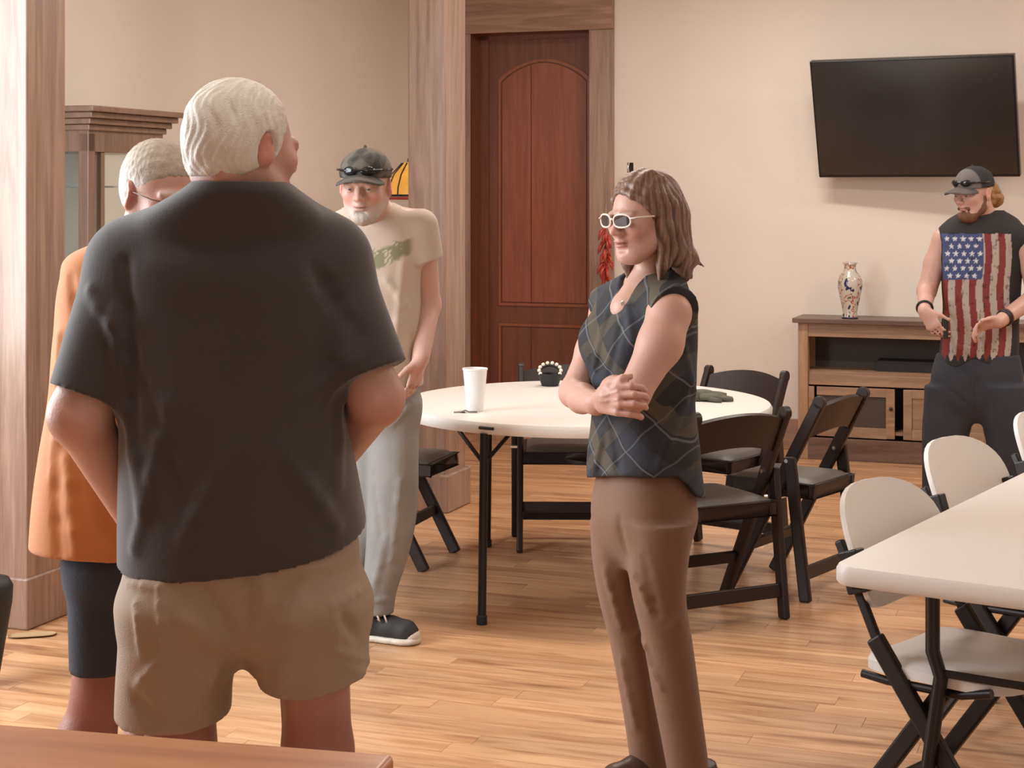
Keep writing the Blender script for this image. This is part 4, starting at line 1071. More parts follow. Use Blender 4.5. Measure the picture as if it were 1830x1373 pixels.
    hem = np.where(X < xm, zl + .10 * np.abs((X - P(300, 0, 3.3).x)) ** 1.3, zr + .02 + .25 * (X - P(560, 0, 3.3).x) * (X > P(560, 0, 3.3).x)) + 0 * Y
    g.D = np.maximum(g.D, (hem - Z).astype(np.float32))
    for x in (322, 567): g.cap(P(x, 1400, 3.30), P(x, 1235, 3.30), .086, .086, .003, 's')
    g.build('shorts', mat('khaki_cotton', (.33, .25, .185), .85, bump=(350, .2), noise=(5, .06)), root)
    wm = MB()
    for x in (228, 250, 300, 640):
        pass
    shm, som = mat('tan_shoe', (.2, .13, .09), .6), mat('shoe_sole', (.6, .56, .5), .6)
    for x in (330, 566):
        a = P(x, 1740, 3.30); shoe(root, 'shoe', (a.x, a.y, 0), (.0 if x > 400 else -.15, 1, 0), .27, shm, som)

# ------------------------------------------------------------------ man in the orange shirt
def man_orange():
    Y0 = 3.80
    root = empty('person', (P(235, 500, Y0).x, Y0, 0), 0, 'grey haired man with glasses in orange shirt and navy shorts', 'person')
    hd = Head(P(289, 348, 3.72), 138, 14, 0, .97)
    sk = SKIN('pink_skin')
    f = Field((P(40, 0, 3.8).x, 3.35, -.01), (P(470, 0, 3.8).x, 4.2, 1.76), .010, fx=[(P(205, 0, 3.7).x, P(365, 0, 3.7).x, .0045)], fy=[(3.58, 3.86, .0055)], fz=[(1.44, 1.74, .0045)])
    nb = P(262, 440, 3.85); hd.skull(f); hd.neck(f, nb, .060, .068)
    f.cap(nb, P(235, 950, 3.82), .06, .09, .04)
    S1, S2 = P(186, 505, 3.74), P(325, 505, 3.95)
    f.cap(nb, S1, .05, .055, .03); f.cap(nb, S2, .05, .055, .03)
    e1, w1 = P(215, 690, 3.72), P(330, 810, 3.60)
    f.chain([S1, e1, w1], [.055, .046, .033], .02); hand(f, w1, (.9, -.2, -.1), (.2, .8, .0), (0, 0, 1), 1, .7)
    e2, w2 = P(400, 690, 3.95), P(330, 800, 3.62)
    f.chain([S2, e2, w2], [.055, .046, .033], .02); hand(f, w2, (-.8, -.4, -.1), (.0, .8, .0), (0, 0, 1), 1, .7)
    for x, xk, xa, y in ((180, 178, 150, 3.78), (290, 292, 275, 3.9)):
        kn, an = P(xk, 1235, y), P(xa, 1500, y); f.chain([P(x + 10, 1080, y), kn, kn.lerp(an, .35) + Vector((-.02, 0, 0)), kn.lerp(an, .75), an], [.08, .056, .062, .046, .042], .03)
    def xt(q, C_): return mixc(C_, (.62, .58, .54), .85 * sstep(-q[:, 2], .055, .075) * sstep(vnoise(q, 300, 2), -.9, .1))
    def colr(V):
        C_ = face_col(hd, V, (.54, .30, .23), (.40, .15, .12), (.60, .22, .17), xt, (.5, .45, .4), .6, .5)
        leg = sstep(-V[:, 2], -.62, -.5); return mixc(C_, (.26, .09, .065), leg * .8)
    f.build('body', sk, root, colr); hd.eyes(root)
    g = Field(hd.c - .15, hd.c + .15, .0045)
    hd.e(g, (0, -.020, .040), (.080, .100, .085), .01); hd.e(g, (0, -.055, -.005), (.068, .058, .075), .03)
    sl, X, Y, Z = g.region([a[0] for a in g.ax], [a[-1] for a in g.ax]); dx, dy, dz = X - hd.c[0], Y - hd.c[1], Z - hd.c[2]
    lx, ly, lz = [(dx * hd.R[0][i] + dy * hd.R[1][i] + dz * hd.R[2][i]) for i in range(3)]
    g.D += (.0016 * np.sin(lx * 400 + 3 * np.sin(lz * 60)) * np.sin(ly * 380 + lz * 90)).astype(np.float32)
    g.D = np.maximum(g.D, np.maximum(-.012 + .75 * (ly + .02) - lz, ly - .085).astype(np.float32))
    g.D = np.maximum(g.D, (-.07 - lz).astype(np.float32))
    for x in (-1, 1): hd.e(g, (x * .084, -.010, -.006), (.022, .026, .038), .004, 's')
    hm = mat('grey_hair', (.5, .46, .4), .6, attr=True, bump=(300, .25))
    def hc(V): q = hd.loc(V); return mixc(mixc(np.tile((.50, .43, .36), (len(V), 1)), (.32, .25, .19), .5 + .5 * vnoise(q, 200, 4)), (.82, .8, .76), sstep(-q[:, 2], -.055, -.01))
    g.build('hair', hm, root, hc)
    glasses(root, hd, mat('thin_wire_frame', (.12, .09, .07), .3, metal=.6), .0012, None, .019, .015)
    g = Field((P(35, 0, 3.8).x, 3.35, .72), (P(480, 0, 3.8).x, 4.25, 1.52), .0065)
    def row(py, cpx, hw, ry, y=3.82): p = P(cpx, py, y); return (p.z, p.x, y, hw / F * y, ry)
    g.stack([row(425, 262, 62, .07, 3.85), row(450, 250, 112, .10), row(500, 245, 132, .13), row(600, 238, 138, .155), row(700, 236, 143, .17), row(800, 234, 158, .18), row(900, 234, 170, .185), row(1000, 236, 178, .185)], rad(12), 2.3, .04)
    a = npv(S1); e = a + (npv(e1) - a) * .92; g.cap(a, e, .078, .085, .05, flat=True); a = npv(S2); e = a + (npv(e2) - a) * .92; g.cap(a, e, .078, .090, .05, flat=True)
    g.ripple(.003, 9, 5)
    for a, b, wd, dp in (((125, 500, 3.68), (150, 640, 3.65), .014, -.008), ((105, 600, 3.7), (95, 850, 3.68), .016, .008), ((150, 560, 3.65), (190, 950, 3.63), .02, -.007), ((90, 760, 3.7), (105, 990, 3.68), .014, -.008), ((120, 820, 3.67), (135, 990, 3.65), .014, .008)): g.pf(a, b, wd, dp)
    g.plane(P(150, 1001, 3.66), (-.04, -.06, -1))
    g.cap(nb + Vector((0, 0, .12)), nb + Vector((0, 0, .01)), .066, .066, .005, 's')
    g.build('t_shirt', mat('orange_cotton', (.50, .175, .045), .8, bump=(400, .12), sheen=.2), root)
    g = Field((P(80, 0, 3.8).x, 3.5, .48), (P(420, 0, 3.8).x, 4.2, .98), .009)
    g.stack([(P(0, 960, 3.82).z, P(244, 0, 3.82).x, 3.82, .158, .16), (P(0, 1040, 3.82).z, P(240, 0, 3.82).x, 3.82, .150, .15), (P(0, 1090, 3.82).z, P(240, 0, 3.82).x, 3.82, .09, .08)], rad(12), 2.4, .04)
    for c, y in ((184, 3.78), (292, 3.9)):
        g.stack([(P(c, yy, y).z, P(c + dc, 0, y).x, y, h / F * y, ry) for yy, dc, h, ry in ((1000, 4, 68, .12), (1090, 3, 62, .11), (1192, 0, 55, .10))], 0, 2.3, .03)
    g.ripple(.003, 15, 9)
    for c, y in ((180, 3.78), (292, 3.9)): g.cap(P(c, 1280, y), P(c, 1165, y), .062, .062, .003, 's')
    g.build('shorts', mat('navy_denim', (.028, .033, .048), .85, bump=(300, .2)), root)
    for xa, y in ((150, 3.78), (275, 3.9)):
        a = P(xa, 1500, y); shoe(root, 'shoe', (a.x, a.y, 0), (.7, -.6, 0), .27, mat('dark_shoe', (.05, .04, .04), .5), mat('shoe_sole', (.6, .56, .5), .6))

def glasses(root, hd, fm, r, lens, rx, rz, tz=.002, big=1.):
    """frames, temples and lenses in the head frame"""
    t = MB(); lens_m = lens
    rims = []
    for x in (-1, 1):
        pts = [];
        for k in range(25):
            a = 2 * math.pi * k / 24; c, s_ = math.cos(a), math.sin(a)
            px = x * .033 + rx * math.copysign(abs(c) ** .8, c); pz = tz + rz * math.copysign(abs(s_) ** .8, s_)
            pts.append(Vector(hd.w((px, .112 - .9 * (px / .07) ** 2 * .02, pz)) - npv(root.location)))
        t.tube(pts, r, 8, caps=False); rims.append(pts)
        t.tube([Vector(hd.w(q) - npv(root.location)) for q in ((x * (.033 + rx), .104, tz + .006), (x * .074, .085, tz + .008), (x * .080, .0, tz + .006), (x * .080, -.018, tz - .004), (x * .078, -.028, tz - .018))], r * .9, 8)
    t.tube([Vector(hd.w(q) - npv(root.location)) for q in ((-.033 + rx - .001, .111, tz + .003), (0, .115, tz + .006), (.033 - rx + .001, .111, tz + .003))], r, 8)
    o = t.build('glasses', fm, root, smooth=True)
    if lens_m:
        for pts in rims:
            MB().prism(pts[:-1], Vector(hd.R @ npv((0, -.0015, 0)))).build('lens', lens_m, o)
    return o

# ------------------------------------------------------------------ man in the cap, behind the table
def cap_hat(root, hd, m, brim_m, tilt=0., colfn=None, top=.082, brimL=.090, name='cap'):
    g = Field(hd.c - .22, hd.c + .22, .005)
    hd.e(g, (0, -.012, .045), (.087, .106, top), .01)
    sl, X, Y, Z = g.region([a[0] for a in g.ax], [a[-1] for a in g.ax]); dx, dy, dz = X - hd.c[0], Y - hd.c[1], Z - hd.c[2]
    lx, ly, lz = [(dx * hd.R[0][i] + dy * hd.R[1][i] + dz * hd.R[2][i]) / hd.S for i in range(3)]
    g.D = np.maximum(g.D, (.028 + tilt * ly - lz).astype(np.float32))
    hd.e(g, (0, -.012, .020), (.080, .098, top + .015), .004, 's')
    az = np.arctan2(lx, ly)
    g.D += (.0012 * np.exp(-(np.sin(az * 3) / .10) ** 2)).astype(np.float32)
    hd.cp(g, (0, -.012, .045 + top), (0, -.012, .050 + top), .006, None, .004)
    o = g.build(name, m, root, colfn)
    g = Field(hd.c - .24, hd.c + .24, .0042)
    sl, X, Y, Z = g.region([a[0] for a in g.ax], [a[-1] for a in g.ax]); dx, dy, dz = X - hd.c[0], Y - hd.c[1], Z - hd.c[2]
    lx, ly, lz = [(dx * hd.R[0][i] + dy * hd.R[1][i] + dz * hd.R[2][i]) / hd.S for i in range(3)]
    zc = .040 + tilt * ly - 5.0 * lx ** 2 - .22 * np.clip(ly - .08, 0, 1)
    d = np.maximum(np.abs(lz - zc) - .0045, (np.sqrt((lx / .080) ** 2 + ((ly - .070) / brimL) ** 2) - 1) * .07)
    d = np.maximum(d, -(np.sqrt((lx / .080) ** 2 + ((ly + .012) / .098) ** 2) - 1) * .08)
    d = np.maximum(d, .05 - ly); g.D = d.astype(np.float32)
    g.build('brim', brim_m, o)
    return o
def man_cap():
    Y0 = 6.0
    root = empty('person', (P(680, 500, Y0).x, Y0, 0), 0, 'bearded man in grey cap and beige t-shirt leaning behind the round table', 'person')
    hd = Head(P(653, 333, 5.86), 188, 7, 0, 1.05)
    sk = SKIN('fair_skin')
    f = Field((P(575, 0, 6).x, 5.65, -.01), (P(815, 0, 6).x, 6.3, 1.80), .010, fx=[(P(598, 0, 5.9).x, P(712, 0, 5.9).x, .004)], fy=[(5.70, 5.88, .005)], fz=[(1.45, 1.72, .004)])
    nb = P(668, 385, 6.0); hd.skull(f); hd.neck(f, nb, .058, .066)
    f.cap(nb, P(680, 690, 6.04), .05, .08, .04)
    L, R = P(752, 402, 6.0), P(588, 415, 6.03)
    f.cap(nb, L, .05, .052, .03); f.cap(nb, R, .05, .052, .03)
    Le, Lw = P(766, 545, 6.05), P(752, 640, 5.92); f.chain([L, Le, Lw], [.052, .043, .032], .02)
    hand(f, Lw, (-.25, -.05, -1), (-.6, -.2, -.2), (-.5, -.8, 0), 1.0, .45)
    Re, Rw = P(598, 560, 6.03), P(612, 660, 5.9); f.chain([R, Re, Rw], [.052, .043, .032], .02)
    hand(f, Rw, (.1, -.3, -1), (.4, -.2, -.2), (.6, -.6, 0), 1.0, .45)
    for hx, kx, ax, y in ((702, 700, 674, 6.0), (655, 640, 620, 6.12)):
        f.chain([P(hx, 720, y), P(kx, 900, y), P(ax, 1085, y)], [.075, .055, .042], .03)
    def xt(q, C_):
        b = sstep(-q[:, 2] + .25 * np.abs(q[:, 0]), .058, .078) * (q[:, 1] > -.01); m_ = np.exp(-((q[:, 2] + .046) / .007) ** 2) * sstep(.035 - np.abs(q[:, 0]), 0, .01) * (q[:, 1] > .07)
        return mixc(C_, (.46, .39, .34), np.clip(.9 * b + .5 * m_, 0, 1) * sstep(vnoise(q, 260, 2), -1.2, -.1))
    f.build('body', sk, root, lambda V: face_col(hd, V, (.54, .33, .26), (.38, .16, .13), (.58, .25, .19), xt, (.35, .3, .26), .5, .5)); hd.eyes(root)
    g = Field(hd.c - .15, hd.c + .15, .005)       # beard and side hair
    hd.e(g, (0, .050, -.095), (.040, .042, .031), .01); hd.cp(g, (-.058, .0, -.055), (-.03, .055, -.095), .018, .018, .02); hd.cp(g, (.058, .0, -.055), (.03, .055, -.095), .018, .018, .02)
    hd.e(g, (0, .09, -.060), (.028, .03, .014), .01, 's'); g.ripple(.0016, 160, 3)
    g.build('beard', mat('white_beard', (.40, .345, .31), .7, bump=(250, .3)), root)
    camo = mat('grey_camouflage_cloth', (.12, .10, .085), .85, attr=True, bump=(200, .2))
    def cc(V): n = vnoise(V, 55, 8); C_ = np.tile((.065, .055, .045), (len(V), 1)); C_ = mixc(C_, (.12, .10, .08), sstep(n, .05, .12)); return mixc(C_, (.035, .03, .027), sstep(-n, .2, .28))
    hat = cap_hat(root, hd, camo, mat('grey_brim_cloth', (.09, .075, .065), .85), .08, cc)
    # sunglasses resting on the cap
    sg = MB(); b0 = npv(root.location)
    for x in (-1, 1):
        sg.sphere((0, 0, 0), (.024, .008, .016), 12)
        n = len(sg.v) - (6 * 12 + 2); vs = sg.v[n:]
        sg.v[n:] = [tuple(hd.w((v[0] + x * .030, v[1] + .099 - abs(v[0] + x * .03) * .35, v[2] + .060)) - b0) for v in vs]
    sg.tube([Vector(hd.w(q) - b0) for q in ((-.088, -.02, .055), (-.084, .04, .06), (-.052, .086, .062), (0, .1, .064), (.052, .086, .062), (.084, .04, .06), (.088, -.02, .055))], .004, 8)
    sg.build('sunglasses', mat('gloss_black_lens', (.01, .01, .012), .08), hat, smooth=True)
    g = Field((P(560, 0, 6).x, 5.72, .82), (P(830, 0, 6).x, 6.3, 1.58), .0075)
    def row(py, cpx, hw, ry, y=6.02): p = P(cpx, py, y); return (p.z, p.x, y, hw / F * y, ry)
    g.stack([row(360, 668, 34, .06), row(374, 669, 62, .08), row(400, 672, 84, .10), row(450, 674, 84, .12), row(520, 676, 78, .125), row(600, 680, 74, .13), row(700, 686, 68, .135)], rad(-6), 2.3, .03)
    for a, b, fr in ((L, Le, .42), (R, Re, .42)):
        a_, b_ = npv(a), npv(b); e = a_ + (b_ - a_) * fr; g.cap(a_, e, .062, .070, .04, flat=True)
    g.ripple(.003, 12, 4)
    for a, b, wd, dp in (((720, 470, 5.9), (700, 680, 5.88), .014, .007), ((745, 480, 5.95), (735, 640, 5.9), .012, -.007), ((690, 500, 5.88), (735, 560, 5.9), .014, .006)): g.pf(a, b, wd, dp)
    g.plane(P(700, 697, 5.9), (.02, -.0, -1))
    g.cap(nb + Vector((0, -.02, .10)), nb + Vector((0, -.01, .012)), .064, .064, .005, 's')
    def tc_(V):
        px = V[:, 0] / V[:, 1] * F + 915; py = 344 - (V[:, 2] - CH) / V[:, 1] * F
        n = vnoise(V, 70, 1); C_ = np.tile((.50, .40, .32), (len(V), 1)); fr = (V[:, 1] < 6.0)
        cy = 457 - (px - 690) * .40; band = sstep(19 - np.abs(py - cy) - .10 * np.clip(px - 690, 0, 99) + 7 * n, 0, 3) * sstep(px, 632, 650) * sstep(742 - px, 0, 14) * fr
        C_ = mixc(C_, (.17, .18, .09), band * .85)
        st = sstep(np.sin(px * .9 + 4 * np.sin(py * .3)) + n, .7, 1.) * sstep(730 - px, 0, 30); return mixc(C_, (.55, .47, .36), band * st)
    g.build('t_shirt', mat('beige_cotton', (.5, .4, .32), .85, attr=True, bump=(350, .12)), root, tc_)
    # jeans
    g = Field((P(575, 0, 6).x, 5.75, .03), (P(790, 0, 6).x, 6.35, .95), .008)
    g.stack([row(680, 690, 60, .12), row(745, 692, 60, .12), row(800, 690, 30, .06)], 0, 2.4, .05)
    for rows, y in ((((720, 704, 46, .10), (800, 703, 47, .10), (880, 703, 46, .095), (950, 698, 43, .085), (1010, 688, 38, .075), (1060, 678, 31, .066), (1097, 675, 28, .062)), 6.0), (((720, 664, 40, .10), (880, 655, 38, .09), (1000, 638, 34, .075), (1080, 622, 28, .062)), 6.14)):
        g.stack([(P(c, yy, y).z, P(c, yy, y).x, y, h / F * y, ry) for yy, c, h, ry in rows], 0, 2.2, .03)
    g.ripple(.0035, 14, 7)
    for a, b, wd, dp in (((690, 960, 5.9), (665, 1060, 5.9), .014, .008), ((715, 860, 5.9), (700, 1000, 5.9), .014, .007), ((665, 850, 5.95), (680, 960, 5.9), .012, -.007), ((655, 1075, 5.93), (700, 1070, 5.93), .010, .008), ((735, 720, 5.9), (700, 760, 5.88), .012, .007)): g.pf(a, b, wd, dp)
    g.build('jeans', mat('faded_grey_denim', (.25, .245, .235), .85, bump=(300, .25), noise=(8, .1)), root)
    # sneakers
    shm, wh = mat('black_canvas', (.02, .018, .018), .7), mat('off_white_rubber', (.62, .55, .47), .5)
    for (ax, y, s_) in ((672, 6.0, 1), (622, 6.14, 0)):
        a = npv(P(ax, 1100, y)); a[2] = 0; d = npv((.93, -.36, 0)); sd = np.array((-d[1], d[0], 0)); z = npv((0, 0, 1.))
        o = shoe(root, 'sneaker', a, d, .215, shm, wh)
        f = Field(a - .3, a + .3, .005); tc2 = a + d * .13 + z * .028
        f.ell(tc2, (.042, .038, .032), np.array([[d[0], sd[0], 0], [d[1], sd[1], 0], [0, 0, 1]])); f.plane(tc2 - d * .005, -d, 0); f.plane(a + z * .002, -z); f.build('toe_cap', wh, o)
        lc = MB(); b0 = npv(root.location)
        for k in range(4):
            c = a + d * (.02 + k * .026) + z * (.091 - k * .0085); lc.tube([Vector(c - b0 - sd * .03 - z * .012), Vector(c - b0), Vector(c - b0 + sd * .03 - z * .012)], .004, 6)
        c = a + d * .0 + z * .10 - b0
        for q in ((.03, -.05, -.02), (.0, -.06, -.035), (.05, -.035, -.03)): lc.tube([Vector(c), Vector(c + d * q[0] + sd * q[1] + z * .0), Vector(c + d * q[0] * 1.2 + sd * q[1] * .9 + z * q[2])], .0035, 6)
        lc.build('laces', wh, o, smooth=True)

# ------------------------------------------------------------------ the woman with crossed arms
def plaid_mat():
    m = mat('dark_plaid_cloth', (.05, .05, .06), .78, bump=(300, .1)); nt = m.node_tree; N = nt.nodes.new; L = nt.links.new; b = nt.nodes['Principled BSDF']
    tc = N('ShaderNodeTexCoord'); nz = N('ShaderNodeTexNoise'); nz.inputs['Scale'].default_value = 5; L(tc.outputs['Object'], nz.inputs['Vector'])
    def math_(op, a, c=None, d=None):
        n = N('ShaderNodeMath'); n.operation = op
        for i, v in enumerate((a, c, d)):
            if v is None: continue
            if isinstance(v, (int, float)): n.inputs[i].default_value = v
            else: L(v, n.inputs[i])
        return n.outputs[0]
    def dot(v):
        n = N('ShaderNodeVectorMath'); n.operation = 'DOT_PRODUCT'; L(tc.outputs['Object'], n.inputs[0]); n.inputs[1].default_value = v; return n.outputs['Value']
    a = math_('MULTIPLY_ADD', nz.outputs['Fac'], .07, dot((.62, -.37, .70))); c = math_('MULTIPLY_ADD', nz.outputs['Fac'], -.05, dot((.62, -.37, -.70)))
    def line(t, per, off, wd, amt): return math_('MULTIPLY', math_('LESS_THAN', math_('PINGPONG', math_('ADD', t, off), per / 2), wd), amt)
    cur = None
    for t, per, off, wd, amt, colr in ((a, .21, .02, .018, .7, (.095, .072, .040)), (c, .21, .12, .015, .55, (.085, .062, .036)), (a, .21, .12, .022, .7, (.025, .029, .044)), (c, .21, .03, .020, .5, (.024, .027, .041)), (a, .105, .045, .0024, .55, (.17, .175, .19)), (c, .105, .06, .0022, .45, (.15, .155, .17))):
        mx = N('ShaderNodeMix'); mx.data_type = 'RGBA'; L(line(t, per, off, wd, amt), mx.inputs[0]); mx.inputs[7].default_value = (*colr, 1)
        if cur is None: mx.inputs[6].default_value = (.016, .014, .017, 1)
        else: L(cur, mx.inputs[6])
        cur = mx.outputs[2]
    L(cur, b.inputs['Base Color']); return m
def woman():
    Y0 = 4.44
    root = empty('person', (P(1165, 500, Y0).x, Y0, 0), 0, 'woman with folded arms in dark plaid sleeveless blouse and brown trousers', 'person')
    hd = Head(P(1149, 390, 4.40), 232, 5, 0, .96)
    sk = SKIN('warm_skin')
    hb = P(1100, 720, 4.1)
    f = Field((P(985, 0, 4.4).x, 3.92, .02), (P(1290, 0, 4.4).x, 4.75, 1.70), .008, fx=[(P(1040, 0, 4.2).x, P(1215, 0, 4.4).x, .0036)], fy=[(3.98, 4.24, .004), (4.28, 4.50, .0045)], fz=[(1.36, 1.64, .0034), (1.0, 1.14, .0034)])
    nb = P(1163, 512, 4.47); hd.skull(f, True); hd.neck(f, nb, .043, .046, .02)
    f.cap(nb, P(1150, 850, 4.47), .05, .08, .03)
    # collarbone area / chest skin
    f.cap(P(1153, 518, 4.45), P(1120, 556, 4.405), .050, .034, .03)
    f.ell(P(1146, 550, 4.42), (.075, .062, .055), None, .04)
    L, R = P(1196, 560, 4.30), P(1088, 552, 4.60)
    f.cap(nb, L, .045, .045, .04); f.cap(nb, R, .045, .045, .04)
    Le, Lw = P(1131, 706, 4.20), P(1090, 712, 4.36)
    f.chain([L, P(1180, 615, 4.26), Le], [.056, .054, .041], .03)
    f.chain([Le, P(1100, 700, 4.28), Lw], [.040, .038, .028], .02)
    Re, Rw = P(1026, 702, 4.50), P(1064, 722, 4.22)
    f.chain([R, P(1060, 625, 4.56), Re], [.046, .042, .038], .03)
    f.chain([Re, P(1040, 712, 4.38), Rw], [.038, .037, .027], .02)
    hand(f, Lw, (.1, .95, -.2), (-.5, .2, -.3), (-.2, .0, 1), .8, .7)
    # gripping right hand laid over the near elbow
    w_ = npv(Rw); kn = []
    K = [(1104, 691, 4.105), (1109, 706, 4.098), (1109, 722, 4.100), (1104, 737, 4.112)]
    Mi = [(1128, 690, 4.085), (1134, 705, 4.078), (1134, 722, 4.082), (1126, 740, 4.098)]
    D1 = [(1146, 693, 4.105), (1152, 708, 4.100), (1150, 725, 4.104), (1141, 743, 4.118)]
    T = [(1153, 699, 4.135), (1157, 713, 4.132), (1154, 729, 4.134), (1146, 746, 4.142)]
    f.cap(w_, P(1085, 712, 4.15), .026, .028, .02, squash=((0, 1, 0), .75))
    for i in range(4):
        st = P(1076, 706 + i * 8, 4.17); f.cap(st, P(*K[i]), .0125, .0105, .012)
        f.cap(P(*K[i]), P(*Mi[i]), .0100, .0092, .0025); f.cap(P(*Mi[i]), P(*D1[i]), .0092, .0088, .0025); f.cap(P(*D1[i]), P(*T[i]), .0088, .0078, .0025)
    f.chain([P(1078, 700, 4.17), P(1094, 683, 4.13), P(1112, 677, 4.10), P(1127, 673, 4.10)], [.016, .0125, .0095, .0078], .008)
    for i in range(3): f.fold(P(1072, 709 + i * 9, 4.14), P(1103, 700 + i * 15, 4.09), .004, .0022)
    def cl_(V):
        C_ = face_col(hd, V, (.55, .32, .245), (.46, .15, .12), (.62, .27, .20), None, (.26, .16, .11), .5, .45)
        h = np.exp(-(((V - npv(P(1130, 715, 4.09))) / .05) ** 2).sum(1)); return mixc(C_, (.62, .28, .22), .35 * h)
    f.build('body', sk, root, cl_); hd.eyes(root)
    # hair
    g = Field(hd.c - (.20, .22, .27), hd.c + (.22, .2, .15), .0040)
    hd.e(g, (0, -.026, .046), (.083, .100, .086), .01)
    for x in (-1, 1):
        for a, b, r1, r2 in (((x * .060, .000, .06), (x * .074, -.008, -.03), .024, .022), ((x * .074, -.008, -.03), (x * .068, .002, -.125), .022, .015), ((x * .068, .002, -.125), (x * .062, .012, -.165), .015, .006),
                             ((x * .060, -.045, .03), (x * .070, -.055, -.10), .034, .030), ((x * .070, -.055, -.10), (x * .074, -.070, -.165), .030, .016)):
            hd.cp(g, a, b, r1, r2, .025)
    hd.cp(g, (-.035, -.085, .0), (-.035, -.100, -.12), .042, .034, .03); hd.cp(g, (.035, -.085, .0), (.035, -.100, -.12), .042, .034, .03)
    hd.cp(g, (-.03, -.100, -.12), (-.03, -.135, -.175), .032, .010, .03); hd.cp(g, (.03, -.100, -.12), (.03, -.125, -.180), .032, .012, .03)
    hd.cp(g, (-.055, -.115, -.115), (-.055, -.165, -.150), .016, .003, .02)
    sl, X, Y, Z = g.region([a[0] for a in g.ax], [a[-1] for a in g.ax]); dx, dy, dz = X - hd.c[0], Y - hd.c[1], Z - hd.c[2]
    lx, ly, lz = [(dx * hd.R[0][i] + dy * hd.R[1][i] + dz * hd.R[2][i]) for i in range(3)]
    az = np.arctan2(lx, ly + .02)
    g.D += ((.0022 * np.sin(az * 26 + 2.2 * np.sin(lz * 22 + az * 2) + 1.2 * np.sin(lz * 60)) + .0011 * np.sin(az * 67 + 3 * np.sin(lz * 30))) * np.clip((.125 - lz) / .06, 0, 1)).astype(np.float32)
    hd.e(g, (0, .082, -.012), (.078, .078, .094), .008, 's'); hd.e(g, (.0, .0, -.15), (.050, .060, .12), .02, 's')
    def sz(x, y, lift=.0): return .046 + .086 * math.sqrt(max(.02, 1 - (x / .083) ** 2 - ((y + .026) / .100) ** 2)) - .004 + lift
    for j in range(6):
        y = .060 - j * .015
        g.chain([hd.w((.028, y, sz(.028, y))), hd.w((-.004, y + .006, sz(-.004, y + .004))), hd.w((-.034, y + .004, sz(-.034, y))), hd.w((-.060, y - .012, sz(-.060, y - .012))), hd.w((-.078, y - .036, .012))], [.007, .0095, .0105, .0095, .007], .008)
        g.chain([hd.w((.028, y, sz(.028, y))), hd.w((.055, y - .010, sz(.055, y - .010))), hd.w((.076, y - .035, .012))], [.007, .0095, .007], .008)
    def hc(V):
        q = hd.loc(V); az = np.arctan2(q[:, 0], q[:, 1] + .02); s1 = np.sin(az * 26 + 2.2 * np.sin(q[:, 2] * 22 + az * 2) + 1.2 * np.sin(q[:, 2] * 60)); s2 = np.sin(az * 61 + 3 * np.sin(q[:, 2] * 25))
        C_ = mixc(np.tile((.11, .055, .038), (len(V), 1)), (.27, .16, .11), np.clip(.35 - .35 * s1 + .25 * s2, 0, 1)); return mixc(C_, (.07, .036, .028), .7 * sstep(s1, .4, 1) * sstep(-q[:, 2], -.07, .0))
    g.build('hair', mat('brown_hair', (.2, .12, .08), .42, attr=True, bump=(300, .15)), root, hc)
    wh = mat('clear_white_frame', (.80, .70, .62), .2)
    lens = mat('brown_tinted_lens', (.06, .035, .028), .3, spec=.25)
    glasses(root, hd, wh, .0026, lens, .0268, .0175, .003)
    # blouse
    def row(py, cpx, rx, ry, y=4.46): p = P(cpx, py, y); return (p.z, p.x, y, rx, ry)
    yaw = rad(28)    # lateral axis turned: she faces left and toward the viewer
    lat = math.atan2(-.85, .53)
    g = Field((P(1030, 0, 4.4).x, 4.02, .70), (P(1285, 0, 4.4).x, 4.85, 1.44), .0055)
    g.stack([row(492, 1160, .075, .060), row(512, 1157, .115, .085), row(540, 1154, .15, .105), row(580, 1151, .160, .122), row(620, 1148, .160, .132), row(665, 1147, .155, .128), row(710, 1148, .150, .122), row(760, 1150, .155, .126), row(810, 1152, .162, .134), row(900, 1156, .170, .142)], lat, 2.25, .03)
    bf_ = npv((-.85, -.53, 0))
    for sx in (-1, 1):
        c = npv(P(1150, 610, 4.46)) + bf_ * .085 + npv((.53, -.85, 0)) * .07 * sx; g.ell(c, (.062, .062, .062), None, .05)
    g.cap(P(1168, 520, 4.42), npv(L) + npv((.012, -.012, .008)), .046, .066, .03, flat=True); g.cap(P(1125, 520, 4.52), npv(R) + npv((-.006, .01, .006)), .044, .054, .03, flat=True)
    # collar roll at back of neck
    g.cap(P(1170, 492, 4.47), P(1205, 506, 4.40), .040, .030, .03)
    # armholes
    # V neck
    g.cap(npv(P(1155, 488, 4.46)) + bf_ * .03, P(1116, 534, 4.375), .056, .012, .010, 's'); g.cap(P(1160, 430, 4.46), P(1160, 505, 4.47), .056, .054, .006, 's')
    g.ripple(.0035, 16, 12)
    for a, b, wd, dp in (((1085, 560, 4.3), (1060, 660, 4.26), .010, .008), ((1110, 580, 4.28), (1085, 680, 4.26), .010, -.008), ((1075, 780, 4.3), (1060, 850, 4.3), .012, .009), ((1095, 770, 4.3), (1105, 850, 4.3), .012, -.009), ((1235, 680, 4.42), (1180, 830, 4.34), .014, .006),
                         ((1160, 760, 4.33), (1240, 690, 4.45), .014, -.005), ((1120, 540, 4.3), (1130, 610, 4.29), .008, .007), ((1215, 600, 4.4), (1240, 700, 4.45), .012, .007)): g.pf(a, b, wd, dp)
    sl, X, Y, Z = g.region([a[0] for a in g.ax], [a[-1] for a in g.ax])
    xr = X / Y * F + 915; hem = (CH - (853 - 344) / F * Y) - .055 * np.clip((xr - 1205) / 40, 0, 1) ** 1.5 - .002 * np.sin(xr * .05)
    g.D = np.maximum(g.D, (hem - Z).astype(np.float32))
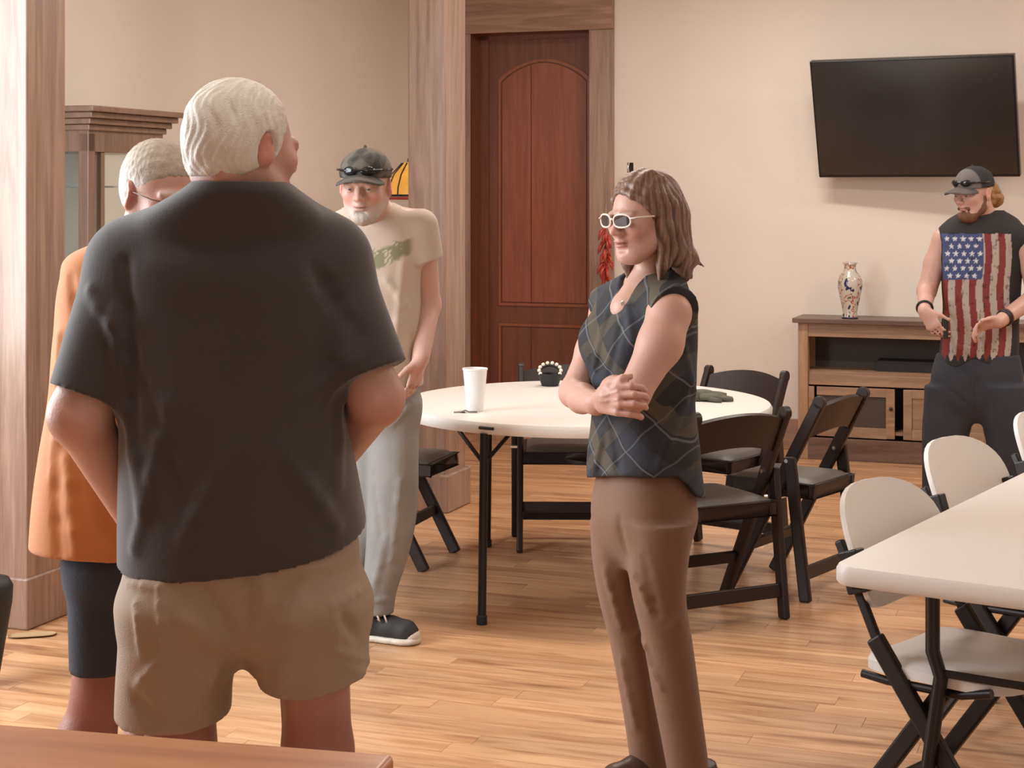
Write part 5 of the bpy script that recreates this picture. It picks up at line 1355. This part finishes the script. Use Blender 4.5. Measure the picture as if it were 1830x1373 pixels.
    g.stack([row(800, 1152, .140, .110), row(920, 1154, .146, .118)], lat, 2.25, .003, 's')
    g.build('blouse', plaid_mat(), root)
    bt = MB(); pb = P(1113, 541, 4.355) - root.location
    bt.tube([Vector(pb), Vector(pb) + Vector((0, -.008, -.002))], .006, 12).build('button', mat('pearl', (.6, .55, .5), .2), root)
    # trousers
    g = Field((P(1030, 0, 4.4).x, 4.1, .03), (P(1300, 0, 4.4).x, 4.85, .90), .0075)
    g.stack([row(835, 1150, .132, .108), row(880, 1149, .148, .118), row(930, 1149, .152, .120), row(975, 1146, .120, .09), row(1010, 1143, .06, .05)], lat, 2.3, .05)
    for rows, y in ((((930, 1178, 60, .105), (985, 1176, 55, .098), (1060, 1178, 49, .085), (1150, 1194, 44, .074), (1250, 1210, 41, .066), (1373, 1229, 38, .060), (1425, 1236, 36, .058)), 4.39),
                    (((930, 1100, 46, .095), (985, 1098, 42, .090), (1060, 1104, 37, .080), (1150, 1124, 34, .070), (1250, 1142, 32, .062), (1373, 1162, 34, .058), (1412, 1168, 34, .056)), 4.53)):
        g.stack([(P(c, yy, y).z, P(c, yy, y).x, y, h / F * y, ry) for yy, c, h, ry in rows], 0, 2.2, .02)
    g.ripple(.0022, 14, 8)
    for a, b, wd, dp in (((1125, 1010, 4.3), (1160, 1090, 4.3), .010, .007), ((1105, 930, 4.36), (1120, 1010, 4.36), .010, -.008), ((1140, 1130, 4.32), (1180, 1230, 4.3), .010, .007), ((1240, 1080, 4.33), (1200, 1120, 4.3), .012, .006), ((1150, 1000, 4.28), (1175, 1100, 4.3), .012, -.005), ((1080, 1020, 4.44), (1110, 1120, 4.45), .010, .006), ((1110, 1180, 4.45), (1135, 1300, 4.46), .010, .006)): g.pf(a, b, wd, dp)
    g.build('trousers', mat('brown_twill', (.18, .082, .046), .7, bump=(350, .12), sheen=.15), root)
    for x, yy, y in ((1236, 1425, 4.39), (1168, 1412, 4.53)):
        a = P(x, yy, y); shoe(root, 'shoe', (a.x, a.y, 0), (-.8, -.55, 0), .235, mat('brown_leather', (.06, .03, .02), .4), mat('dark_sole', (.03, .02, .02), .6))

# ------------------------------------------------------------------ young man at the right
def man_flag():
    Y0 = 8.2
    root = empty('person', (P(1755, 500, Y0).x, Y0, 0), 0, 'bearded man in cap and sleeveless flag shirt standing before the television', 'person')
    hd = Head(P(1740, 346, 8.15), 236, 8, 0, 1.0)
    sk = SKIN('light_skin')
    f = Field((P(1615, 0, 8.2).x, 7.75, -.01), (P(1890, 0, 8.2).x, 8.55, 1.82), .011, fx=[(P(1695, 0, 8.1).x, P(1785, 0, 8.1).x, .0055)], fy=[(8.02, 8.27, .006)], fz=[(1.46, 1.72, .0055)])
    nb = P(1757, 392, 8.22); hd.skull(f); hd.neck(f, nb, .058, .066)
    f.cap(nb, P(1755, 640, 8.25), .05, .07, .04)
    R, L = P(1688, 428, 8.24), P(1832, 430, 8.16)
    f.cap(nb, R, .05, .055, .03); f.cap(nb, L, .05, .055, .03)
    Re, Rw = P(1656, 520, 8.25), P(1652, 556, 8.02); f.chain([R, P(1672, 470, 8.26), Re, Rw], [.058, .056, .046, .030], .02)
    hand(f, Rw, (.30, -.25, -.6), (.5, .2, -.3), (.6, -.5, .2), 1.0, .8)
    Le, Lw = P(1852, 530, 8.15), P(1785, 575, 7.95); f.chain([L, P(1846, 480, 8.16), Le, Lw], [.058, .056, .048, .032], .02)
    hand(f, Lw, (-.9, -.15, -.15), (-.2, -.1, -.7), (-.2, -.5, .6), 1.0, .95)
    for hx, kx, ax, y in ((1698, 1680, 1672, 8.25), (1790, 1800, 1808, 8.2)):
        f.chain([P(hx, 690, y), P(kx, 800, y), P(ax, 900, y)], [.08, .06, .045], .03)
    f.build('body', sk, root, lambda V: face_col(hd, V, (.55, .33, .26), (.45, .18, .14), (.62, .28, .22), None, (.25, .12, .06), .6, .4)); hd.eyes(root)
    g = Field(hd.c - .16, hd.c + .16, .0055)
    hd.e(g, (0, .052, -.104), (.044, .046, .034), .01)
    for x in (-1, 1): hd.cp(g, (x * .064, .0, -.02), (x * .052, .012, -.07), .014, .020, .02); hd.cp(g, (x * .052, .012, -.07), (x * .024, .06, -.100), .022, .022, .02)
    hd.cp(g, (-.028, .080, -.064), (0, .093, -.046), .0075, .006, .01); hd.cp(g, (.028, .080, -.064), (0, .093, -.046), .0075, .006, .01)
    g.ripple(.0022, 130, 3); g.build('beard', mat('auburn_beard', (.15, .06, .03), .7, bump=(250, .3)), root)
    g = Field(hd.c - .2, hd.c + .2, .006)
    hd.e(g, (-.01, -.115, -.005), (.045, .035, .045), .01); hd.e(g, (-.02, -.135, -.045), (.038, .034, .040), .02); hd.e(g, (0, -.085, -.03), (.055, .03, .05), .02); hd.e(g, (.01, -.14, .015), (.03, .024, .03), .02)
    g.ripple(.007, 85, 5); g.build('hair', mat('curly_ginger_hair', (.34, .17, .06), .6, bump=(180, .5)), root)
    def cc(V): q = hd.loc(V); return mixc(np.tile((.145, .13, .13), (len(V), 1)), (.020, .020, .024), sstep(-q[:, 1], -.035, -.028))
    hat = cap_hat(root, hd, mat('grey_and_black_cap_cloth', (.1, .1, .1), .85, attr=True, bump=(200, .15)), mat('grey_cap_brim', (.10, .085, .08), .85), .04, cc, .088, .105)
    sg = MB(); b0 = npv(root.location)
    for x in (-1, 1):
        sg.sphere((0, 0, 0), (.026, .008, .017), 12); n = len(sg.v) - (6 * 12 + 2)
        sg.v[n:] = [tuple(hd.w((v[0] + x * .034, v[1] + .100 - abs(v[0] + x * .03) * .38, v[2] + .062)) - b0) for v in sg.v[n:]]
    sg.tube([Vector(hd.w(q) - b0) for q in ((-.09, -.02, .055), (-.086, .04, .06), (-.052, .088, .064), (0, .1, .066), (.052, .088, .064), (.086, .04, .06), (.09, -.02, .055))], .004, 8)
    sg.build('sunglasses', mat('gloss_black_lens', (.01, .01, .012), .06), hat, smooth=True)
    # shirt
    def row(py, cpx, hw, ry, y=8.22): p = P(cpx, py, y); return (p.z, p.x, y, hw / F * y, ry)
    g = Field((P(1640, 0, 8.2).x, 7.95, .72), (P(1870, 0, 8.2).x, 8.50, 1.55), .0043)
    g.stack([row(377, 1757, 36, .07), row(390, 1757, 60, .09), row(410, 1756, 76, .11), row(450, 1755, 76, .12), row(500, 1754, 71, .12), row(570, 1753, 69, .12), row(620, 1750, 70, .125), row(660, 1748, 72, .13)], rad(8), 2.3, .02)
    g.cap(P(1757, 396, 8.22), npv(R) + npv((.02, 0, .012)), .05, .058, .03); g.cap(P(1757, 396, 8.22), npv(L) + npv((-.02, 0, .012)), .05, .058, .03)
    for a, b in ((R, P(1672, 470, 8.26)), (L, P(1846, 480, 8.16))):
        a_ = npv(a); dd = npv(b) - a_; sgn = -1 if a is R else 1
        g.cap(a_ + npv((sgn * .035, 0, -.01)), a_ + npv((sgn * .04, 0, 0)) + dd * 1.2, .060, .064, .004, 's')
    g.ripple(.003, 14, 4)
    for a, b, wd, dp in (((1690, 560, 8.1), (1720, 640, 8.1), .014, .010), ((1712, 540, 8.1), (1735, 640, 8.1), .012, -.010), ((1745, 560, 8.08), (1760, 640, 8.1), .012, .008), ((1690, 470, 8.1), (1700, 560, 8.1), .012, .006)): g.pf(a, b, wd, dp)
    sl, X, Y, Z = g.region([a[0] for a in g.ax], [a[-1] for a in g.ax]); xr = X / Y * F + 915
    g.D = np.maximum(g.D, ((CH - (648 - 344) / F * Y) - .02 * np.sin((xr - 1690) * .09) - Z).astype(np.float32))
    g.cap(nb + Vector((-.01, -.02, .10)), nb + Vector((-.01, -.012, .012)), .066, .066, .005, 's')
    def flag(V):
        px = V[:, 0] / V[:, 1] * F + 915; py = 344 - (V[:, 2] - CH) / V[:, 1] * F; fr = (V[:, 1] < 8.2)
        C_ = np.tile((.022, .020, .021), (len(V), 1)); wv = 2.5 * np.sin(py * .045); x = px - wv
        x0, x1, y0, y1, ym = 1682, 1806, 418, 640, 500
        ins_ = (x > x0) & (x < x1) & (py > y0 + .8 * np.sin(px * .2)) & (py < y1 + 6 * np.sin(px * .5)) & fr
        sx = (x - x0 - 2) / ((x1 - x0) / 10.0); red = (sx.astype(int) % 2 == 0)
        C_[ins_ & red] = (.20, .030, .030); C_[ins_ & ~red] = (.40, .34, .31)
        can = ins_ & (x < x0 + 74) & (py < ym); C_[can] = (.055, .075, .18)
        for r_ in range(6):
            for c_ in range(4 if r_ % 2 else 5):
                cx, cy = x0 + 9 + c_ * 14.6 + (7.3 if r_ % 2 else 0), y0 + 9 + r_ * 13.2
                dx, dy = x - cx, py - cy; an = np.arctan2(dx, -dy); rr_ = np.hypot(dx, dy)
                a5 = np.abs((an + math.pi / 5) % (2 * math.pi / 5) - math.pi / 5); lim = 5.4 * (.42 + .58 * (1 - a5 / (math.pi / 5)) ** 1.4)
                C_[can & (rr_ < lim)] = (.62, .62, .66)
        n = vnoise(V, 110, 3) + .6 * vnoise(V, 260, 9); worn = ins_ & (n > .62); C_[worn] = C_[worn] * .45
        return C_
    g.build('sleeveless_shirt', mat('flag_print_cotton', (.03, .03, .03), .85, attr=True, bump=(300, .1)), root, flag)
    g = Field((P(1630, 0, 8.2).x, 7.95, .03), (P(1880, 0, 8.2).x, 8.55, .88), .009)
    g.stack([row(632, 1748, 72, .125), row(680, 1746, 80, .13), row(720, 1746, 70, .11), row(755, 1746, 30, .05)], 0, 2.4, .05)
    for rows, y in ((((690, 1700, 46, .105), (760, 1693, 43, .10), (830, 1683, 34, .08), (895, 1676, 28, .07)), 8.25), (((690, 1786, 46, .105), (760, 1800, 44, .10), (830, 1806, 36, .08), (905, 1810, 28, .07)), 8.18)):
        g.stack([(P(c, yy, y).z, P(c, yy, y).x, y, h / F * y, ry) for yy, c, h, ry in rows], 0, 2.2, .03)
    g.ripple(.003, 13, 2)
    for a, b, wd, dp in (((1745, 680, 8.08), (1745, 740, 8.1), .014, -.010), ((1745, 740, 8.12), (1700, 700, 8.12), .014, -.006), ((1690, 790, 8.15), (1665, 830, 8.2), .014, .007)): g.pf(a, b, wd, dp)
    g.build('jeans', mat('dark_navy_denim', (.032, .034, .046), .85, bump=(300, .2), noise=(9, .15)), root)
    bm1 = mat('black_band', (.012, .012, .012), .5)
    b0 = npv(root.location)
    for wv_, e_, nm in ((Rw, Re, 'wrist_band'), (Lw, Le, 'wrist_band')):
        c = npv(wv_) + (npv(e_) - npv(wv_)) * .14 - b0; d = Vector(npv(e_) - npv(wv_)).normalized(); a = d.orthogonal().normalized(); b = d.cross(a)
        for k, off in enumerate((0, .018) if nm and wv_ is Lw else (0,)):
            cc_ = Vector(c) + d * off
            MB().tube([cc_ + (a * math.cos(t) + b * math.sin(t)) * .036 for t in [2 * math.pi * q / 20 for q in range(21)]], .0065, 8, caps=False).build(nm, bm1 if k == 0 else mat('brown_band', (.08, .03, .02), .5), root, smooth=True)
    ph = P(1690, 583, 7.98) - root.location
    MB().box((-.012, -.008, -.06), (.012, .008, .05)).build('phone', bm1, root, bevel=.003, loc=ph)
    for ax, y in ((1672, 8.25), (1812, 8.18)):
        a = P(ax, 900, y); shoe(root, 'shoe', (a.x, a.y, 0), (-.5, -.85, 0), .28, mat('black_boot', (.015, .013, .013), .4), mat('dark_sole', (.03, .02, .02), .6))
man_black(); man_orange(); man_cap(); woman(); man_flag()
